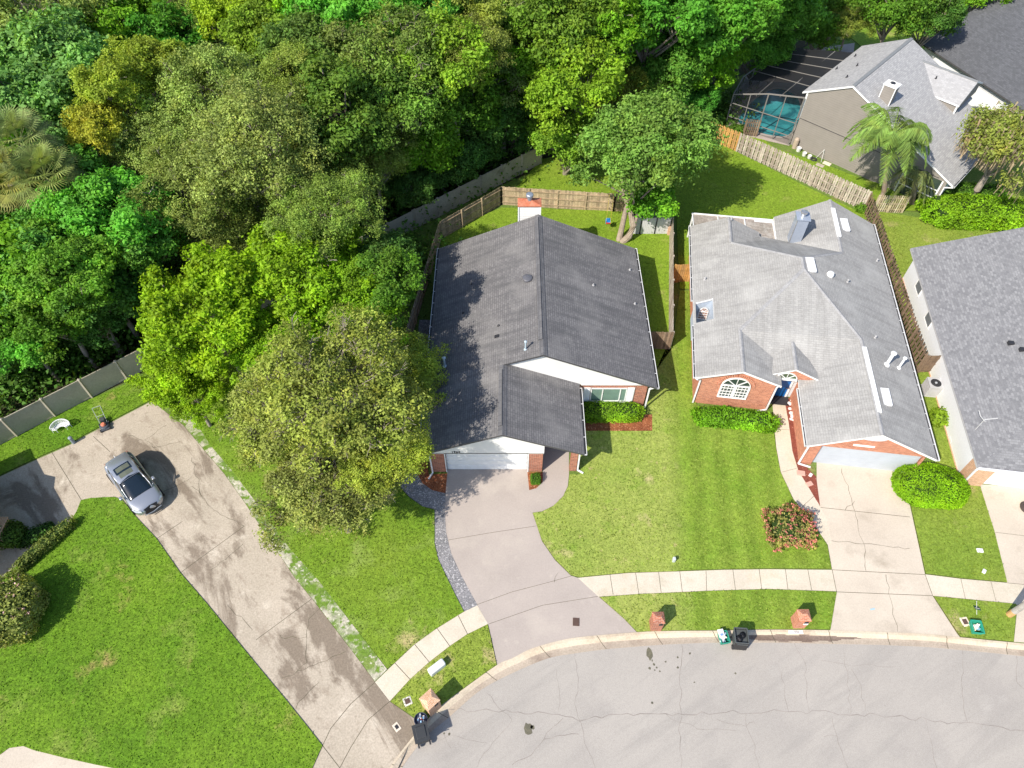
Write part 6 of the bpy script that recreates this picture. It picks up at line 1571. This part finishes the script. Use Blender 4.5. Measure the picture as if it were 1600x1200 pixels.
block('meter_cover', 'small meter cover set in the concrete of the stained driveway', 'meter cover', 620, 1136, R(40), .30, .40, .03, plain('cover_frame2', (.62,.55,.47), .8), lid=(.5, DARKM))
block('meter_cover', 'cream meter plate with brown lid beside the green tub on the right verge', 'meter cover', 1507, 972, R(8), .44, .5, .07, plain('cover_frame3', (.68,.60,.48), .8), lid=(.55, RUST))
block('utility_marker', 'small grey utility stub on the lawn above the sidewalk', 'utility stub', 1052, 877, 0, .16, .18, .42, plain('stub', (.50,.55,.58), .5))
block('cleanout_cover', 'white cover in the grass, the upper one near the right edge', 'cover', 1530, 861, R(-5), .34, .24, .13, WHITE)
block('cleanout_cover', 'white cover in the grass, the lower one near the right sidewalk', 'cover', 1536.5, 893.5, R(50), .26, .18, .13, WHITE)
block('doormat', 'small brown mat lying on the taupe driveway', 'mat', 900, 972, R(-4), .34, .42, .025, plain('brown_mat', (.09,.055,.045), .9), z=.016, bevel=0)
block('paint_mark', 'pale blue paint mark on the concrete apron', 'paint mark', 1363, 952, R(10), .26, .07, .004, plain('blue_paint', (.3,.5,.65), .7), z=.0185, bevel=0)
# toppled garden thing on the right verge
p = at(1524, 950); t = thing('toppled_sign', 'small dark green toppled yard sign above the green tub on the right verge', 'sign', p, R(75)); mb = MB()
mb.M = Matrix.Rotation(R(35), 4, 'Y'); mb.box(-.3,.32,-.13,.13,.08,.11); mb.build('board', [plain('dark_green_board', (.02,.07,.05), .5)], t); mb = MB(); mb.tube([(-.45,0,.03),(.3,.02,.25)], .015, 6); mb.tube([(-.1,-.12,.2),(-.1,.12,.22)], .015, 6); mb.build('stake', [plain('light_metal', (.5,.52,.5), .4)], t)
# utility pole
p = at(1576, 961); t = thing('utility_pole', 'grey timber utility pole rising out of the right verge', 'pole', p); mb = MB()
mb.tube([(0,0,-.1),(0,0,.55)], [.17,.165], 14, 1); mb.tube([(0,0,.55),(0,0,9.5)], [.16,.11], 14, 0)
mb.build('shaft', [natural('grey_pole_timber', (.40,.38,.36), (.30,.28,.26), 2, 12, .2, bump=.3), natural('stained_pole_foot', (.55,.33,.14), (.45,.28,.13), 2, 12, .2, bump=.3)], t)
mb = MB(); mb.bar((-1.1,0,8.6),(1.1,0,8.6),.1,.12); mb.build('crossarm', [WB[0]], t)
# bench
def bench(x, y, rz):
    p = at(x, y); t = thing('garden_bench', 'white curved cast metal bench on the grass by the tan fence', 'bench', p, rz); WM = plain('white_cast_metal', (.78,.78,.82), .4)
    ang = [R(20 + 140*k/14) for k in range(15)]; mb = MB()
    for r_ in (.42, .56, .70, .80): mb.tube([(r_*math.cos(a), r_*math.sin(a)-.45, .42) for a in ang], .035, 6)
    for k, a in enumerate(ang): mb.tube([(.42*math.cos(a), .42*math.sin(a)-.45, .42), (.80*math.cos(a), .80*math.sin(a)-.45, .42)], .026, 5)
    mb.build('seat', [WM], t); mb = MB()
    top = [(.86*math.cos(a), .86*math.sin(a)-.45, .62+.26*math.sin(a)) for a in ang]; mb.tube(top, .04, 6)
    for k, a in enumerate(ang):
        mb.tube([(.80*math.cos(a), .80*math.sin(a)-.45, .42), top[k]], .016, 5)
        if k: mb.tube([(.80*math.cos(ang[k-1]), .80*math.sin(ang[k-1])-.45, .46), top[k]], .014, 5); mb.tube([(.80*math.cos(a), .80*math.sin(a)-.45, .46), top[k-1]], .014, 5)
    mb.build('backrest', [WM], t)
    for a in (20, 160):
        for r_ in (.42, .80):
            mb = MB(); a_ = R(a); mb.tube([(r_*math.cos(a_), r_*math.sin(a_)-.45, .42), (r_*1.04*math.cos(a_), r_*1.04*math.sin(a_)-.47, 0)], .024, 6); mb.build('leg', [WM], t)
        mb = MB(); a_ = R(a); mb.tube([(.42*math.cos(a_), .42*math.sin(a_)-.45, .42), (.46*math.cos(a_), .46*math.sin(a_)-.45, .66), (.82*math.cos(a_), .82*math.sin(a_)-.45, .68)], .022, 6); mb.build('arm', [WM], t)
bench(99, 670, R(24)); bpy.data.objects['garden_bench'].scale = (.72,.72,.72)
# lawn mower
p = at(165, 668); t = thing('lawn_mower', 'dark push mower with an orange cap at the edge of the stained driveway', 'mower', p, R(118)); GM = plain('mower_deck', (.07,.08,.10), .4)
mb = MB(); mb.lathe((0,0,.12), [(.27,0),(.30,.06),(.26,.14),(.12,.17)], 16); mb.box(-.33,.30,-.24,.24,.10,.17); mb.build('deck', [GM], t, bevel=.02)
mb = MB(); mb.lathe((0,0,.28), [(.14,0),(.15,.10),(.10,.16)], 14); mb.build('engine', [plain('orange_engine_cap', (.62,.20,.12), .5)], t)
for s in (-1, 1):
    mb = MB(); mb.tube([(.28,s*.2,.2),(.95,s*.24,.95),(1.0,s*.24,1.0)], .016, 6)
    if s > 0: mb.tube([(1.0,-.24,1.0),(1.0,.24,1.0)], .016, 6); mb.tube([(.6,-.22,.56),(.6,.22,.56)], .014, 6)
    mb.build('handle', [plain('grey_handle', (.35,.38,.40), .4)], t)
    for x in (-.25, .27): mb = MB(); mb.tube([(x,s*.25,.10),(x,s*.31,.10)], .10, 14); mb.build('wheel', [DARKM], t)
mb = MB(); mb.box(.30,.62,-.16,.16,.18,.42); mb.build('grass_bag', [plain('bag_cloth', (.05,.06,.06), .9)], t, bevel=.05)
# small post light
p = at(116, 692); t = thing('garden_post', 'short grey post at the corner where grass meets the stained driveway', 'post', p); mb = MB(); mb.lathe((0,0,0), [(.12,0),(.10,.5),(.12,.52),(.12,.60),(.03,.66)], 12); mb.build('post', [plain('blue_grey_post', (.22,.27,.32), .5)], t)
# cube of air conditioner
p = at(1452, 612); t = thing('air_conditioner', 'grey air conditioner unit by the brown gate and white wall', 'air conditioner', p, R(-8)); ACG = plain('ac_grey', (.42,.42,.43), .5)
mb = MB(); mb.box(-.45,.45,-.45,.45,.08,.95); mb.box(-.5,.5,-.5,.5,0,.08)
for k in range(10): mb.box(-.46,.46,-.46,.46,.16+k*.075,.175+k*.075)
mb.build('casing', [ACG], t, bevel=.03); mb = MB()
for r_ in (.10,.17,.24,.31): mb.tube([(r_*math.cos(a), r_*math.sin(a), .97) for a in [2*math.pi*k/20 for k in range(21)]], .010, 5)
mb.lathe((0,0,.955), [(.33,0),(.33,.008)], 20); mb.build('fan_grille', [DARKM], t)
mb = MB(); mb.lathe((0,0,.97), [(.09,0),(.07,.03)], 12); mb.build('fan_hub', [plain('hub', (.5,.52,.55), .3, .5)], t)
# hose reel and pump by the white wall
p = at(1486, 690); t = thing('hose_reel', 'blue hose reel on the ground by the white wall', 'hose reel', p, R(-8)); mb = MB(); mb.tube([(-.12,0,.25),(.12,0,.25)], .22, 16); mb.build('drum', [plain('blue_drum', (.10,.18,.28), .4)], t)
for s in (-1, 1): mb = MB(); mb.box(s*.15-.02,s*.15+.02,-.22,.22,0,.3); mb.build('stand', [GUTW], t)
p = at(1480, 664); t = thing('water_meter', 'pale blue pipes and meter against the white wall', 'meter', p, R(-8)); mb = MB(); mb.tube([(0,0,0),(0,0,.5),(.25,0,.5),(.25,0,0)], .04, 8); mb.box(.02,.24,-.1,.1,.4,.62); mb.build('pipes', [plain('pale_pipes', (.45,.52,.58), .5)], t)
# shed
s0, s1 = at(986, 366), at(1044, 366); t = thing('garden_shed', 'pale grey resin shed in the corner of the centre back yard', 'shed', s0); W_ = (s1 - s0).length
SH = plain('pale_shed_panels', (.56,.56,.58), .6); mb = MB(); mb.box(0, W_, 0, 1.5, 0, 1.75)
for k in range(22): mb.box(.04+k*W_/22, .07+k*W_/22, -.012, 0, .05, 1.7)
mb.build('wall', [SH], t)
mb = MB(); mb.slab([(-.08,-.1,1.78),(W_+.08,-.1,1.78),(W_+.08,.75,2.05),(-.08,.75,2.05)], .06); mb.slab([(-.08,.75,2.05),(W_+.08,.75,2.05),(W_+.08,1.6,1.78),(-.08,1.6,1.78)], .06); mb.build('roof', [plain('dark_shed_roof', (.10,.10,.11), .7)], t)
for a in (.66, 1.84):
    mb = MB(); mb.box(a-.05, a+.05, -.03, -.012, .02, 1.72); mb.build('door_gap', [DARKM], t)
block('brick_stack', 'small stack of orange bricks at the corner of the resin shed', 'bricks', 1045, 366, 0, .32, .35, .85, BRICK3, bevel=0)
# toddler swing
p = at(950, 347, .75); t = thing('toddler_swing', 'blue toddler swing hanging from the yard tree on yellow ropes', 'swing', (p.x, p.y, 0)); SB = plain('blue_plastic', (.03,.25,.62), .35)
mb = MB(); mb.box(-.18,.18,-.16,.16,.66,.70); mb.box(-.18,.18,.13,.17,.70,1.02); mb.box(-.19,-.15,-.16,.16,.70,.86); mb.box(.15,.19,-.16,.16,.70,.86); sw = mb.build('seat', [SB], t, bevel=.02)
mb = MB(); mb.box(-.18,.18,-.22,-.17,.74,.84); mb.build('front_bar', [plain('red_plastic', (.6,.06,.03), .4)], t)
for s in (-1, 1):
    mb = MB(); mb.tube([(s*.17,-.14,.86),(s*.16,.2,4.6)], .014, 5); mb.build('rope', [plain('yellow_rope', (.6,.5,.08), .6)], t)
# rubbish beside the taupe house
WHP = plain('white_plastic', (.7,.7,.7), .4)
for k, (x, y, r_, h_) in enumerate(((1247,236,.22,.35),(1256,243,.20,.3),(1264,247,.18,.28))):
    p = at(x, y); t = thing('bucket', ('white bucket by the taupe wall, nearest the pool','white bucket by the taupe wall, middle of three','white bucket by the taupe wall, nearest the rubber ring')[k], 'bucket', p, group='buckets by the taupe wall'); mb = MB(); mb.lathe((0,0,0), [(r_*.8,0),(r_,h_),(r_*.9,h_),(r_*.75,.05)], 14); mb.build('pail', [WHP], t)
p = at(1241, 231); t = thing('potted_heater', 'beige upright tank by the wall beside the pool cage', 'tank', p); mb = MB(); mb.lathe((0,0,0), [(.22,0),(.22,.85),(.15,.98),(.05,1.02)], 14); mb.build('tank', [plain('beige_tank', (.42,.34,.27), .6)], t)
p = at(1271, 250); t = thing('rubber_ring', 'black rubber ring lying by the taupe wall', 'tyre', p); mb = MB(); mb.tube([(.22*math.cos(a), .22*math.sin(a), .07) for a in [2*math.pi*k/18 for k in range(19)]], .07, 8, cap=False); mb.build('ring', [DARKM], t)
for x, y, l in ((1281,259,'grey stepping slab by the taupe wall'),(1292,256,'cream stepping slab beside the tripod')): block('stepping_slab', l, 'slab', x, y, R(-40), .7, .45, .07, plain('slab', (.42,.36,.32) if 'grey' in l else (.62,.56,.46), .8))
p = at(1282, 249); t = thing('sprinkler_tripod', 'white tripod sprinkler near the stepping slabs', 'sprinkler', p); 
for k in range(3):
    mb = MB(); a = k*2.09+.4; mb.tube([(0,0,1.0),(.4*math.cos(a),.4*math.sin(a),0)], .018, 6); mb.build('leg', [WHP], t)
# stones in the red bed
random.seed(8)
for k, (x, y, r_) in enumerate(((1233,631,.16),(1237,626,.12),(1234,639,.13),(1236,646,.16),(1238,651,.15),(1236,655,.12),(1240,657,.10))):
    p = at(x, y); t = thing('white_stone', 'white stone in the red stone bed, %s from the blue door' % ('first','second','third','fourth','fifth','sixth','seventh')[k], 'stone', p, random.random()*3, group='white stones in the red bed'); mb = MB()
    mb.lathe((0,0,-.02), [(r_*.7,0),(r_*random.uniform(.9,1.1),r_*.4),(r_*.7,r_*.9),(r_*.2,r_*1.05)], 7); mb.build('stone', [plain('white_rock', (.7,.66,.64), .8)], t)
for k, (x, y, s_, l) in enumerate(((1251,740,.5,'pink flat stone in the red bed by the downspout'),(1264,757,.42,'pink flat stone at the tip of the red bed'),(1266,743,.26,'white splash block under the garage downspout'))): block('flat_stone', l, 'stone', x, y, R(-10+30*k), s_, s_*.7, .08, plain('pink_stone', (.60,.33,.27) if k < 2 else (.75,.72,.7), .8), z=.03)
# the white things resting on the grass near the rear of the right yard, fallen log by the hedge
p = at(1471, 352); t = thing('fallen_branch', 'bare brown stick leaning on the wide bright hedge', 'stick', at(1460, 352)); mb = MB(); d__ = at(1473, 327, 1.2) - at(1460, 352); mb.tube([(0,0,0), d__], [.07,.05], 7); mb.build('stick', [BARK], t)
# tyre of a parked vehicle at the right frame edge
p = at(1604, 795); t = thing('spare_tyre', 'dark tyre lying at the right edge on the concrete drive', 'tyre', p); mb = MB(); mb.tube([(.30*math.cos(a), .30*math.sin(a), .13) for a in [2*math.pi*k/22 for k in range(23)]], .12, 8, cap=False); mb.build('tyre', [plain('tyre_rubber', (.06,.045,.04), .8)], t)
# bare trunk in the clearing
p = at(1383, 40); t = thing('bare_tree', 'pale bare trunk standing on the grass clearing', 'tree', p); mb = MB(); mb.tube([(0,0,-.1),(.35,.3,2.5),(.9,.7,4.6)], [.24,.2,.15], 9); mb.build('trunk', [TWIG], t)
